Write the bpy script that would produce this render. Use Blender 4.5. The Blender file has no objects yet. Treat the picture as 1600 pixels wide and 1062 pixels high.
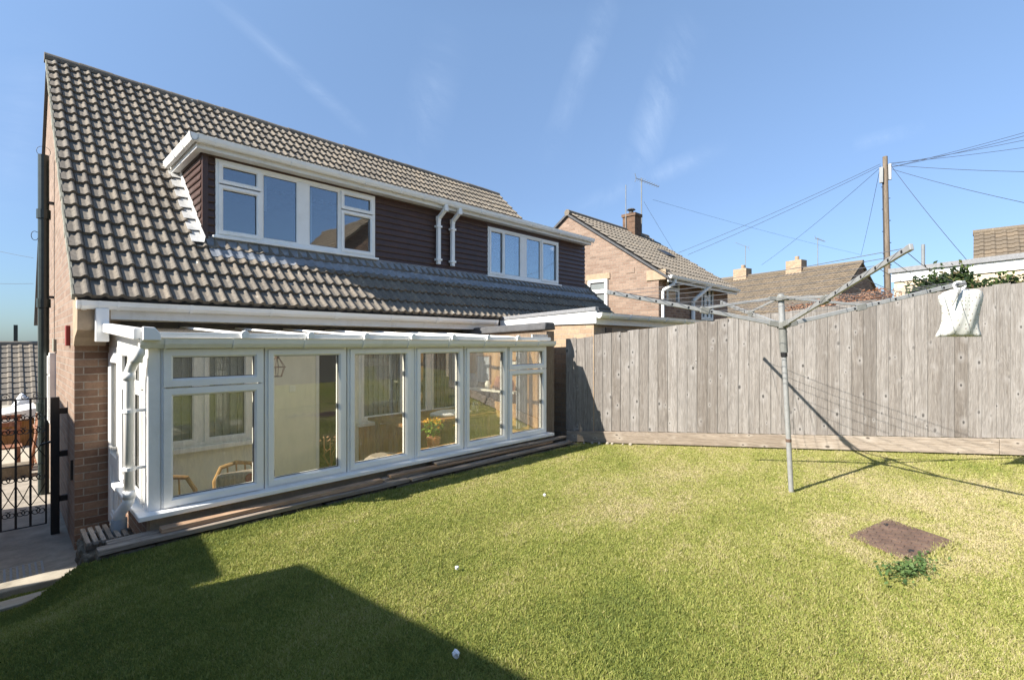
import bpy, bmesh, math, random
import numpy as np
from mathutils import Vector, Matrix
random.seed(7); rng = np.random.default_rng(7)
scene = bpy.context.scene
COL = scene.collection
R = math.radians

# ------------------------------------------------------------------ camera, sky, sun, exposure
cd = bpy.data.cameras.new("camera"); cam = bpy.data.objects.new("camera", cd); COL.objects.link(cam)
cd.sensor_width = 36; cd.lens = 770 / 1600 * 36; cd.clip_start = 0.05; cd.clip_end = 2000
cd.shift_y = 6 / 1600
YAW = math.atan(745 / 770)                      # angle between view direction and the house's long side (+X)
cam.location = (0, 0, 0); cam.rotation_euler = (R(90), 0, YAW - R(90))
scene.camera = cam
SUN = Vector((-.762, .195, .617)).normalized()
EL = math.asin(SUN.z); AZ = math.atan2(SUN.x, SUN.y)
w = bpy.data.worlds.new("World"); scene.world = w; w.use_nodes = True
nt = w.node_tree; nt.nodes.clear()
sky = nt.nodes.new("ShaderNodeTexSky"); sky.sky_type = 'NISHITA'; sky.sun_disc = False
sky.sun_elevation = EL; sky.sun_rotation = AZ; sky.altitude = 100; sky.air_density = 1.0; sky.dust_density = 0.6; sky.ozone_density = 1.6
bg = nt.nodes.new("ShaderNodeBackground"); out = nt.nodes.new("ShaderNodeOutputWorld")
tc = nt.nodes.new("ShaderNodeTexCoord"); mp = nt.nodes.new("ShaderNodeMapping")
mp.inputs['Rotation'].default_value = (R(12), R(-18), R(35)); mp.inputs['Scale'].default_value = (1.0, 3.2, 2.0)
n1 = nt.nodes.new("ShaderNodeTexNoise"); n1.inputs['Scale'].default_value = 3.2; n1.inputs['Detail'].default_value = 9; n1.inputs['Roughness'].default_value = .68; n1.inputs['Distortion'].default_value = .7
_c, _s = math.cos(YAW), math.sin(YAW)
def ray(u, v): l = (u - 800) / 770; return Vector((_c + _s * l, _s - _c * l, (537 - v) / 770))     # sight line of a surveyed point
def wm(op, a, b=None, c=None):
    q = nt.nodes.new("ShaderNodeMath"); q.operation = op
    for i, x in enumerate((a, b, c)):
        if x is None: continue
        if isinstance(x, bpy.types.NodeSocket): nt.links.new(x, q.inputs[i])
        else: q.inputs[i].default_value = x
    return q.outputs[0]
def wdot(vec):
    q = nt.nodes.new("ShaderNodeVectorMath"); q.operation = 'DOT_PRODUCT'; nt.links.new(tc.outputs['Generated'], q.inputs[0]); q.inputs[1].default_value = vec; return q.outputs['Value']
cl = None
for p, q, wd_, am in (((330, -10), (560, 200), .016, .5), ((985, 285), (1075, 40), .040, .75), ((860, 240), (950, 0), .030, .5), ((905, 325), (1120, 235), .022, .6), ((640, 270), (700, 60), .05, .35), ((1340, 225), (1440, 200), .014, .7), ((0, 330), (60, 60), .05, .35)):
    d0, d1 = ray(*p).normalized(), ray(*q).normalized(); nn_ = d0.cross(d1).normalized(); md = ((d0 + d1) / 2).normalized(); al = nn_.cross(md).normalized(); half = (d1 - d0).length / 2
    ac = wm('MAXIMUM', wm('SUBTRACT', 1.0, wm('DIVIDE', wm('ABSOLUTE', wdot(nn_)), wd_)), 0.0)
    lg = wm('MAXIMUM', wm('SUBTRACT', 1.0, wm('POWER', wm('DIVIDE', wm('ABSOLUTE', wdot(al)), half * 1.2), 2.0)), 0.0)
    fr_ = wm('MAXIMUM', wm('SIGN', wdot(md)), 0.0)
    k_ = wm('MULTIPLY', wm('MULTIPLY', wm('MULTIPLY', ac, lg), fr_), am); cl = k_ if cl is None else wm('MAXIMUM', cl, k_)
cr = nt.nodes.new("ShaderNodeValToRGB"); cr.color_ramp.elements[0].position = .40; cr.color_ramp.elements[1].position = .72
cr.color_ramp.elements[0].color = (.03, .03, .03, 1); cr.color_ramp.elements[1].color = (1, 1, 1, 1)
mx = nt.nodes.new("ShaderNodeMixRGB"); mx.inputs[2].default_value = (3.4, 4.0, 4.9, 1)
hs = nt.nodes.new("ShaderNodeHueSaturation"); hs.inputs['Saturation'].default_value = .83; hs.inputs['Value'].default_value = 1.0
nt.links.new(tc.outputs['Generated'], mp.inputs[0]); nt.links.new(mp.outputs[0], n1.inputs['Vector'])
nt.links.new(n1.outputs['Fac'], cr.inputs[0]); nt.links.new(wm('MULTIPLY', wm('MULTIPLY', cr.outputs[0], cl), .40), mx.inputs[0])
sepz = nt.nodes.new("ShaderNodeSeparateXYZ"); nt.links.new(tc.outputs['Generated'], sepz.inputs[0])
hz = nt.nodes.new("ShaderNodeValToRGB"); nt.links.new(sepz.outputs[2], hz.inputs[0])
for i, (p, c) in enumerate(((0.0, (.25, .355, .485)), (.10, (.27, .40, .545)))): hz.color_ramp.elements[i].position = p; hz.color_ramp.elements[i].color = (*c, 1)
for p, c in ((.28, (.345, .50, .65)), (.55, (.50, .73, .87))): e_ = hz.color_ramp.elements.new(p); e_.color = (*c, 1)
ml = nt.nodes.new("ShaderNodeMixRGB"); ml.blend_type = 'MULTIPLY'; ml.inputs[0].default_value = 1
nt.links.new(sky.outputs[0], ml.inputs[1]); nt.links.new(hz.outputs[0], ml.inputs[2])
nt.links.new(ml.outputs[0], hs.inputs['Color']); nt.links.new(hs.outputs[0], mx.inputs[1]); nt.links.new(mx.outputs[0], bg.inputs[0])
bg.inputs[1].default_value = 0.112
nt.links.new(bg.outputs[0], out.inputs[0])
sd = bpy.data.lights.new("sun", 'SUN'); sd.energy = 4.3; sd.angle = R(.53); sd.color = (1, .94, .85)
so = bpy.data.objects.new("sun", sd); COL.objects.link(so); so.rotation_euler = SUN.to_track_quat('Z', 'Y').to_euler()
so.location = (-20, 5, 20)
vs = scene.view_settings; scene.display_settings.display_device = 'sRGB'
vs.view_transform = 'Standard'; vs.look = 'None'; vs.gamma = 1; vs.use_curve_mapping = False; vs.exposure = 1.38
scene.cycles.max_bounces = 8; scene.cycles.transparent_max_bounces = 16; scene.cycles.caustics_reflective = False; scene.cycles.caustics_refractive = False

# ------------------------------------------------------------------ survey helper: a sight line from the camera station to a real distance
def xat(u, Y): r = ray(u, 537); return r.x * Y / r.y
def dep(u, v, d): return ray(u, v) * d

# ------------------------------------------------------------------ materials
def newmat(name):
    m = bpy.data.materials.new(name); m.use_nodes = True
    t = m.node_tree; return m, t, t.nodes['Principled BSDF']
def N(t, kind, **kw):
    n = t.nodes.new(kind)
    for k, v in kw.items():
        if k in n.inputs.keys(): n.inputs[k].default_value = v
        else: setattr(n, k, v)
    return n
def ramp(t, fac, stops):
    r = t.nodes.new("ShaderNodeValToRGB"); e = r.color_ramp.elements
    while len(e) < len(stops): e.new(.5)
    for i, (p, c) in enumerate(stops):
        e[i].position = p; e[i].color = (*c, 1) if len(c) == 3 else c
    if fac is not None: t.links.new(fac, r.inputs[0])
    return r.outputs[0]
def mixc(t, fac, a, b, blend='MIX'):
    m = t.nodes.new("ShaderNodeMixRGB"); m.blend_type = blend
    for i, x in ((0, fac), (1, a), (2, b)):
        if hasattr(x, 'links') or isinstance(x, bpy.types.NodeSocket): t.links.new(x, m.inputs[i])
        elif i == 0: m.inputs[0].default_value = x
        else: m.inputs[i].default_value = (*x, 1)
    return m.outputs[0]
def coords(t, kind='Object', scale=(1, 1, 1), rot=(0, 0, 0)):
    c = t.nodes.new("ShaderNodeTexCoord"); m = t.nodes.new("ShaderNodeMapping"); m.inputs['Scale'].default_value = scale; m.inputs['Rotation'].default_value = rot
    t.links.new(c.outputs[kind], m.inputs[0]); return m.outputs[0]
def geo(t, scale=(1, 1, 1)):
    c = t.nodes.new("ShaderNodeNewGeometry"); m = t.nodes.new("ShaderNodeMapping"); m.inputs['Scale'].default_value = scale
    t.links.new(c.outputs['Position'], m.inputs[0]); return m.outputs[0]
def noise(t, vec, scale, detail=5, rough=.55, dist=0):
    n = N(t, "ShaderNodeTexNoise", Scale=scale, Detail=detail, Roughness=rough, Distortion=dist); t.links.new(vec, n.inputs['Vector']); return n.outputs['Fac']
def attr(t, name):
    a = t.nodes.new("ShaderNodeAttribute"); a.attribute_name = name; return a.outputs['Fac']
def bump(t, b, h, strength=.3, dist=.01):
    n = N(t, "ShaderNodeBump", Strength=strength, Distance=dist); t.links.new(h, n.inputs['Height']); t.links.new(n.outputs[0], b.inputs['Normal'])
def math2(t, op, a, b=None):
    m = t.nodes.new("ShaderNodeMath"); m.operation = op
    for i, x in ((0, a), (1, b)):
        if x is None: continue
        if isinstance(x, bpy.types.NodeSocket): t.links.new(x, m.inputs[i])
        else: m.inputs[i].default_value = x
    return m.outputs[0]

def plain(name, col, rough=.5, var=.12, sc=6, metal=0, spec=.5, dirt=None, bmp=0):
    m, t, b = newmat(name)
    v = geo(t); f = noise(t, v, sc, 6, .65)
    lo = tuple(c * (1 - var) for c in col); hi = tuple(min(1, c * (1 + var)) for c in col)
    c = ramp(t, f, [(.25, lo), (.75, hi)])
    if dirt:
        f2 = noise(t, v, sc * .5, 8, .75, .6); c = mixc(t, ramp(t, f2, [(.52, (0, 0, 0)), (.75, (.8, .8, .8))]), c, dirt)
    t.links.new(c, b.inputs['Base Color']); b.inputs['Roughness'].default_value = rough; b.inputs['Metallic'].default_value = metal
    b.inputs['Specular IOR Level'].default_value = spec
    if bmp: bump(t, b, noise(t, v, sc * 12, 4), bmp, .004)
    return m

def brick(name, c1, c2, mortar, seed=0, stain=(.06, .05, .04), stainamt=.45):
    m, t, b = newmat(name)
    uv = coords(t, 'UV')
    warp = noise(t, uv, 9, 3); add = t.nodes.new("ShaderNodeVectorMath"); add.operation = 'MULTIPLY_ADD'
    comb = t.nodes.new("ShaderNodeCombineXYZ"); t.links.new(warp, comb.inputs[0]); t.links.new(warp, comb.inputs[1])
    t.links.new(comb.outputs[0], add.inputs[0]); add.inputs[1].default_value = (.006, .006, 0); t.links.new(uv, add.inputs[2])
    br = t.nodes.new("ShaderNodeTexBrick"); br.inputs['Scale'].default_value = 1
    br.inputs['Brick Width'].default_value = .225; br.inputs['Row Height'].default_value = .075; br.inputs['Mortar Size'].default_value = .0055
    br.inputs['Mortar Smooth'].default_value = .15; br.inputs['Bias'].default_value = -.1
    br.inputs['Color1'].default_value = (0, 0, 0, 1); br.inputs['Color2'].default_value = (1, 1, 1, 1); br.inputs['Mortar'].default_value = (.5, .5, .5, 1)
    t.links.new(add.outputs[0], br.inputs['Vector'])
    c = ramp(t, br.outputs['Color'], [(0, c1), (.45, tuple((a + d) / 2 for a, d in zip(c1, c2))), (.7, c2), (1, tuple(a * .62 for a in c1))])
    f = noise(t, uv, 22, 8, .75); c = mixc(t, .55, c, ramp(t, f, [(.3, (.55, .55, .55)), (.7, (1.25, 1.22, 1.2))]), 'MULTIPLY')
    f2 = noise(t, uv, 1.3, 6, .7, .4); c = mixc(t, ramp(t, f2, [(.5, (0, 0, 0)), (.8, (stainamt,) * 3)]), c, stain)
    mo = mixc(t, .5, mortar, ramp(t, noise(t, uv, 30, 4), [(.3, (.4, .4, .4)), (.7, (1.2, 1.2, 1.2))]), 'MULTIPLY')
    c = mixc(t, br.outputs['Fac'], c, mo)
    t.links.new(c, b.inputs['Base Color']); b.inputs['Roughness'].default_value = .9; b.inputs['Specular IOR Level'].default_value = .2
    h = math2(t, 'ADD', math2(t, 'MULTIPLY', math2(t, 'SUBTRACT', 1, br.outputs['Fac']), 1.0), math2(t, 'MULTIPLY', f, .45))
    bump(t, b, h, .7, .008)
    return m

def wood(name, base, dark, light, sc=1.0, axis='UV', knots=True, warm=None):
    """sawn timber: u across the board, v along it, one random number per board"""
    m, t, b = newmat(name)
    rnd = attr(t, 'rnd')
    c0 = t.nodes.new("ShaderNodeTexCoord"); sep = t.nodes.new("ShaderNodeSeparateXYZ"); t.links.new(c0.outputs['UV'], sep.inputs[0])
    cb = t.nodes.new("ShaderNodeCombineXYZ"); t.links.new(sep.outputs[0], cb.inputs[0]); t.links.new(sep.outputs[1], cb.inputs[1])
    t.links.new(math2(t, 'MULTIPLY', rnd, 37.0), cb.inputs[2]); vec = cb.outputs[0]
    ms = N(t, "ShaderNodeMapping"); ms.inputs['Scale'].default_value = (1, .07, 1); t.links.new(vec, ms.inputs[0])
    g = noise(t, ms.outputs[0], 95 * sc, 5, .65, .8)
    mw = N(t, "ShaderNodeMapping"); mw.inputs['Scale'].default_value = (1, .12, 1); t.links.new(vec, mw.inputs[0])
    big = noise(t, mw.outputs[0], 9 * sc, 4, .5, 1.4)
    rings = math2(t, 'SINE', math2(t, 'MULTIPLY', big, 60.0)); rings = math2(t, 'MULTIPLY_ADD', rings, .5)
    rings.node.inputs[2].default_value = .5
    c = ramp(t, g, [(.28, dark), (.52, base), (.8, light)])
    c = mixc(t, .28, c, ramp(t, rings, [(0, (.55, .53, .5)), (1, (1.15, 1.13, 1.1))]), 'MULTIPLY')
    c = mixc(t, 1.0, c, ramp(t, rnd, [(0, (.74, .70, .66)), (.5, (.96, .94, .92)), (1, (1.12, 1.11, 1.1))]), 'MULTIPLY')
    st = noise(t, mw.outputs[0], 2.2, 5, .7); c = mixc(t, ramp(t, st, [(.45, (0, 0, 0)), (.75, (.5, .5, .5))]), c, tuple(x * .62 for x in base))
    mv = N(t, "ShaderNodeMapping"); mv.inputs['Scale'].default_value = (1, .025, 1); t.links.new(vec, mv.inputs[0])
    c = mixc(t, .8, c, ramp(t, noise(t, mv.outputs[0], 48 * sc, 6, .7), [(.3, (.66, .62, .58)), (.55, (1, 1, 1)), (.75, (1.18, 1.17, 1.16))]), 'MULTIPLY')
    h = g
    if knots:
        vo = t.nodes.new("ShaderNodeTexVoronoi"); vo.feature = 'F1'; vo.voronoi_dimensions = '2D'; vo.inputs['Scale'].default_value = 4.4; vo.inputs['Randomness'].default_value = 1
        mk = N(t, "ShaderNodeMapping"); mk.inputs['Scale'].default_value = (1.4, .8, 1); k2 = t.nodes.new("ShaderNodeCombineXYZ"); t.links.new(math2(t, 'ADD', sep.outputs[0], math2(t, 'MULTIPLY', rnd, 13.0)), k2.inputs[0]); t.links.new(math2(t, 'ADD', sep.outputs[1], math2(t, 'MULTIPLY', rnd, 29.0)), k2.inputs[1])
        t.links.new(k2.outputs[0], mk.inputs[0]); t.links.new(mk.outputs[0], vo.inputs['Vector'])
        dd = math2(t, 'ADD', vo.outputs['Distance'], math2(t, 'MULTIPLY', math2(t, 'SUBTRACT', noise(t, vec, 30, 3), .5), .05))
        kg = ramp(t, noise(t, k2.outputs[0], 1.6, 2), [(.47, (0, 0, 0)), (.53, (1, 1, 1))])
        sp2 = N(t, "ShaderNodeSeparateColor"); t.links.new(vo.outputs['Color'], sp2.inputs[0]); dd = math2(t, 'DIVIDE', dd, math2(t, 'MULTIPLY_ADD', sp2.outputs[0], .9)); dd.node.inputs[1].default_value = 1; mad = [l.from_node for l in t.links if l.to_node == dd.node and l.to_socket == dd.node.inputs[1]][0]; mad.inputs[2].default_value = .35
        c = mixc(t, math2(t, 'MULTIPLY', kg, ramp(t, dd, [(.10, (.4, .4, .4)), (.34, (0, 0, 0))])), c, tuple(x * 1.15 for x in light))
        c = mixc(t, math2(t, 'MULTIPLY', kg, ramp(t, dd, [(.045, (.9, .9, .9)), (.095, (0, 0, 0))])), c, tuple(x * .3 for x in dark))
    t.links.new(c, b.inputs['Base Color']); b.inputs['Roughness'].default_value = .85; b.inputs['Specular IOR Level'].default_value = .2
    bump(t, b, h, .5, .004)
    return m

def tilemat(name, base, lichen, dark):
    m, t, b = newmat(name)
    rnd = attr(t, 'rnd'); v = geo(t)
    f = noise(t, v, 28, 8, .75); c = ramp(t, f, [(.25, tuple(x * .55 for x in base)), (.5, base), (.78, tuple(x * 1.5 for x in base))])
    c = mixc(t, 1, c, ramp(t, rnd, [(0, (.84, .84, .85)), (.5, (1, 1, 1)), (1, (1.14, 1.10, 1.05))]), 'MULTIPLY')
    f2 = noise(t, v, 2.2, 6, .7, .3); c = mixc(t, ramp(t, f2, [(.50, (0, 0, 0)), (.75, (.35, .35, .35))]), c, dark)
    vo = t.nodes.new("ShaderNodeTexVoronoi"); vo.inputs['Scale'].default_value = 6; t.links.new(v, vo.inputs['Vector'])
    dd = math2(t, 'ADD', vo.outputs['Distance'], math2(t, 'MULTIPLY', math2(t, 'SUBTRACT', noise(t, v, 40, 4), .5), .35))
    gate = ramp(t, noise(t, v, 1.1, 3), [(.5, (0, 0, 0)), (.6, (1, 1, 1))])
    c = mixc(t, math2(t, 'MULTIPLY', ramp(t, dd, [(.06, (1, 1, 1)), (.13, (0, 0, 0))]), gate), c, lichen)
    t.links.new(c, b.inputs['Base Color']); b.inputs['Roughness'].default_value = .92; b.inputs['Specular IOR Level'].default_value = .25
    bump(t, b, f, .35, .006)
    return m

def glass(name, refl, tint=(.86, .9, .88), dirt=0.0, wave=.002):
    m, t, b = newmat(name); t.nodes.remove(b); o = t.nodes['Material Output']
    tr = N(t, "ShaderNodeBsdfTransparent"); tr.inputs[0].default_value = (*tint, 1)
    gl = N(t, "ShaderNodeBsdfGlossy"); gl.inputs['Roughness'].default_value = 0.0; gl.inputs[0].default_value = (.93, .96, 1, 1)
    bn = N(t, "ShaderNodeBump", Strength=.25, Distance=wave); t.links.new(noise(t, geo(t), 2.2, 2), bn.inputs['Height']); t.links.new(bn.outputs[0], gl.inputs['Normal'])
    fr = N(t, "ShaderNodeFresnel"); fr.inputs[0].default_value = 1.5
    fac = math2(t, 'MINIMUM', math2(t, 'ADD', math2(t, 'MULTIPLY', fr.outputs[0], .65), refl), 1.0)
    mxx = t.nodes.new("ShaderNodeMixShader"); t.links.new(fac, mxx.inputs[0]); t.links.new(tr.outputs[0], mxx.inputs[1]); t.links.new(gl.outputs[0], mxx.inputs[2])
    last = mxx.outputs[0]
    if dirt:
        df = N(t, "ShaderNodeBsdfDiffuse"); df.inputs[0].default_value = (.75, .72, .62, 1)
        v = geo(t, (1, 1, .25)); f = noise(t, v, 26, 6, .75, .5); f2 = noise(t, geo(t), 1.7, 3)
        m3 = t.nodes.new("ShaderNodeMixShader")
        t.links.new(math2(t, 'MULTIPLY', ramp(t, f, [(.38, (dirt * .35,) * 3), (.72, (dirt * 1.6,) * 3)]), f2), m3.inputs[0]); t.links.new(last, m3.inputs[1]); t.links.new(df.outputs[0], m3.inputs[2]); last = m3.outputs[0]
    t.links.new(last, o.inputs[0]); return m

def leafmat(name, stops, trans=.35, rough=.55):
    m, t, b = newmat(name); o = t.nodes['Material Output']
    c = ramp(t, attr(t, 'rnd'), stops)
    t.links.new(c, b.inputs['Base Color']); b.inputs['Roughness'].default_value = rough; b.inputs['Specular IOR Level'].default_value = .25
    tl = N(t, "ShaderNodeBsdfTranslucent"); t.links.new(c, tl.inputs[0])
    mm = t.nodes.new("ShaderNodeMixShader"); mm.inputs[0].default_value = trans
    t.links.new(b.outputs[0], mm.inputs[1]); t.links.new(tl.outputs[0], mm.inputs[2]); t.links.new(mm.outputs[0], o.inputs[0]); return m

M = {}
M['brick_gable'] = brick('pinkish brick', (.25, .172, .128), (.33, .24, .182), (.31, .265, .22), stainamt=.2)
M['brick_rear'] = brick('brown brick', (.21, .125, .085), (.35, .225, .15), (.37, .32, .26))
M['brick_soot'] = brick('sooty brick', (.13, .075, .05), (.19, .115, .075), (.16, .14, .11))
M['brick_buff'] = brick('buff brick', (.36, .255, .17), (.43, .32, .215), (.36, .305, .24), stainamt=.15)
M['brick_cream'] = brick('cream brick', (.62, .50, .36), (.70, .58, .43), (.58, .48, .36), stainamt=.1)
M['tile'] = tilemat('concrete roof tile', (.178, .155, .126), (.50, .48, .42), (.095, .084, .066))
M['tile_brown'] = tilemat('brown roof tile', (.16, .128, .092), (.34, .27, .15), (.10, .08, .06))
M['upvc'] = plain('white window plastic', (.88, .865, .825), .32, .03, 3, dirt=(.72, .70, .64))
M['upvc_cream'] = plain('aged white plastic', (.80, .78, .71), .4, .05, 4, dirt=(.6, .57, .48))
M['paint'] = plain('white paint', (.78, .77, .74), .5, .05, 4, dirt=(.6, .57, .5))
M['pipe'] = plain('grey pipe plastic', (.20, .21, .21), .45, .2, 8)
M['soil'] = plain('dark painted iron', (.022, .032, .028), .38, .35, 14)
M['iron'] = plain('black iron', (.015, .014, .014), .45, .3, 20)
M['lead'] = plain('lead sheet', (.21, .225, .245), .55, .3, 9, dirt=(.42, .42, .42), bmp=.3)
M['lead_white'] = plain('painted lead soaker', (.48, .47, .45), .6, .25, 9, dirt=(.2, .19, .17))
M['lead_dark'] = plain('weathered felt', (.075, .075, .078), .8, .3, 9, dirt=(.14, .13, .12), bmp=.4)
M['felt'] = plain('mineral felt', (.23, .23, .235), .95, .25, 30, bmp=.5)
M['clad'] = plain('dark brown boarding', (.064, .033, .025), .42, .25, 7, dirt=(.043, .024, .019))
M['mortar'] = plain('verge mortar', (.25, .24, .19), .95, .3, 14, dirt=(.10, .11, .07), bmp=.5)
M['buffwall'] = plain('buff cement render', (.50, .41, .28), .95, .2, 7, dirt=(.25, .2, .14), bmp=.5)
M['corbel'] = plain('buff render', (.36, .27, .18), .9, .2, 9, dirt=(.2, .16, .1), bmp=.4)
M['concrete'] = plain('old concrete', (.27, .24, .195), .95, .4, 4, dirt=(.11, .10, .075), bmp=.7)
M['kerb'] = plain('pale concrete', (.36, .32, .25), .95, .2, 6, dirt=(.17, .15, .11), bmp=.5)
M['stone'] = plain('dark rubble', (.15, .125, .09), .95, .5, 14, dirt=(.06, .06, .035), bmp=.9)
M['alu'] = plain('dull aluminium', (.34, .34, .33), .45, .15, 25, metal=.3)
M['alu_dark'] = plain('grey plastic bracket', (.18, .18, .165), .5, .25, 20)
M['line'] = plain('washing line', (.10, .10, .11), .5, .1, 5)
M['wire'] = plain('black cable', (.03, .03, .035), .6, .1, 5)
M['cream'] = plain('cream plaster', (.86, .82, .67), .8, .04, 3)
M['dark'] = plain('dark room', (.035, .032, .03), .8, .2, 3)  # near-black colour stands in for the shade inside unlit rooms
M['grey_wall'] = plain('grey room wall', (.20, .20, .20), .8, .1, 3)
M['curtain'] = plain('curtain cloth', (.62, .63, .64), .9, .06, 3)
M['blind'] = plain('vertical blind cloth', (.42, .44, .45), .9, .1, 6)
M['floor'] = plain('tiled floor', (.40, .34, .25), .5, .1, 3)
M['fence'] = wood('weathered fence board', (.275, .256, .238), (.175, .16, .147), (.345, .325, .308))
M['gravel'] = wood('gravel board', (.37, .315, .26), (.25, .205, .165), (.45, .395, .335))
M['plank'] = wood('old plank', (.34, .285, .23), (.16, .13, .10), (.50, .43, .36), knots=False)
M['plank_warm'] = wood('split plank', (.46, .31, .20), (.22, .14, .09), (.62, .47, .34), knots=False)
M['postwood'] = wood('weathered post', (.25, .195, .145), (.14, .11, .08), (.34, .27, .205), knots=False)
M['pine'] = wood('pine panelling', (.60, .37, .16), (.45, .25, .10), (.70, .47, .24), sc=.6)
M['oak'] = wood('brown timber', (.32, .17, .07), (.2, .09, .035), (.42, .25, .12), sc=.6, knots=False)
M['polewood'] = wood('pole wood', (.22, .18, .14), (.12, .095, .07), (.30, .255, .20), knots=False)
M['orange'] = plain('brown stained bench wood', (.27, .12, .06), .6, .2, 9, dirt=(.5, .35, .25))
M['rust'] = plain('rusty cover plate', (.12, .074, .052), .85, .35, 12, dirt=(.19, .135, .09), bmp=.6)
M['terracotta'] = plain('terracotta', (.42, .17, .08), .85, .15, 9)
M['glass_up'] = glass('upstairs glass', .16, (.88, .92, .94), 0, .0035)
M['glass'] = glass('conservatory glass', .02, (.985, .985, .96), .16, .002)
M['glass_clear'] = glass('clear conservatory glass', .05, (.98, .985, .96), .05, .002)
M['glass_far'] = glass('far window glass', .12, (.93, .95, .95))
M['shrub'] = leafmat('shrub leaf', [(0, (.012, .025, .010)), (.5, (.035, .06, .02)), (.85, (.09, .13, .035)), (1, (.16, .10, .06))])
M['dry'] = leafmat('dead hedge leaf', [(0, (.10, .045, .025)), (.5, (.24, .115, .06)), (1, (.42, .25, .15))], .25)
M['flower'] = leafmat('yellow flower', [(0, (.55, .22, .02)), (1, (.75, .45, .03))])
M['plant'] = leafmat('house plant leaf', [(0, (.08, .16, .02)), (1, (.28, .42, .05))])
M['weed'] = leafmat('weed leaf', [(0, (.05, .10, .028)), (1, (.18, .26, .085))])
M['white'] = plain('white litter', (.8, .8, .8), .6, .04, 8)
M['red'] = plain('red box', (.25, .03, .02), .5, .1, 8)

# translucent twin wall roof sheets
m, t, b = newmat('translucent roof sheet'); o = t.nodes['Material Output']
tl = N(t, "ShaderNodeBsdfTranslucent"); tl.inputs[0].default_value = (.85, .84, .78, 1)
tp = N(t, "ShaderNodeBsdfTransparent"); tp.inputs[0].default_value = (.97, .96, .92, 1)
b.inputs['Base Color'].default_value = (.75, .74, .70, 1); b.inputs['Roughness'].default_value = .3
a1 = t.nodes.new("ShaderNodeMixShader"); a1.inputs[0].default_value = .92; t.links.new(tl.outputs[0], a1.inputs[1]); t.links.new(tp.outputs[0], a1.inputs[2])
a2 = t.nodes.new("ShaderNodeMixShader"); a2.inputs[0].default_value = .06; t.links.new(a1.outputs[0], a2.inputs[1]); t.links.new(b.outputs[0], a2.inputs[2]); t.links.new(a2.outputs[0], o.inputs[0])
M['polycarb'] = m
# peg bag cloth with small dots
m, t, b = newmat('dotted cotton')
uv = coords(t, 'UV'); vo = t.nodes.new("ShaderNodeTexVoronoi"); vo.inputs['Scale'].default_value = 30; vo.inputs['Randomness'].default_value = .35; t.links.new(uv, vo.inputs['Vector'])
dot = ramp(t, vo.outputs['Distance'], [(.17, (.8, .8, .8)), (.25, (0, 0, 0))])
dc = ramp(t, noise(t, uv, 11, 1), [(.42, (.26, .19, .10)), (.5, (.16, .22, .13)), (.58, (.28, .2, .18))])
t.links.new(mixc(t, dot, (.60, .59, .545), dc), b.inputs['Base Color']); b.inputs['Roughness'].default_value = .9; M['bag'] = m
# lawn soil and turf under the blades
m, t, b = newmat('turf')
v = geo(t); big = noise(t, v, .9, 4, .6, .6); sm = noise(t, v, 60, 6, .75); mid = noise(t, v, 6, 5, .7)
green = ramp(t, sm, [(.3, (.12, .14, .03)), (.6, (.27, .29, .065)), (.8, (.38, .38, .12))])
dryc = ramp(t, sm, [(.3, (.18, .14, .05)), (.6, (.32, .265, .12)), (.8, (.42, .35, .18))])
t.links.new(mixc(t, ramp(t, mixc(t, .5, big, mid), [(.42, (.05, .05, .05)), (.6, (.7, .7, .7))]), green, dryc), b.inputs['Base Color'])
b.inputs['Roughness'].default_value = 1; b.inputs['Specular IOR Level'].default_value = 0; bump(t, b, sm, 1, .02); M['turf'] = m
m, t, b = newmat('far ground'); v = geo(t)
t.links.new(ramp(t, noise(t, v, .5, 6), [(.3, (.10, .10, .05)), (.7, (.24, .20, .13))]), b.inputs['Base Color']); b.inputs['Roughness'].default_value = 1; M['ground'] = m
M['grass'] = leafmat('grass blade', [(0, (.16, .20, .05)), (.3, (.29, .32, .072)), (.55, (.40, .395, .12)), (.8, (.47, .42, .19)), (1, (.55, .47, .28))], .35, .6)

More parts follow.
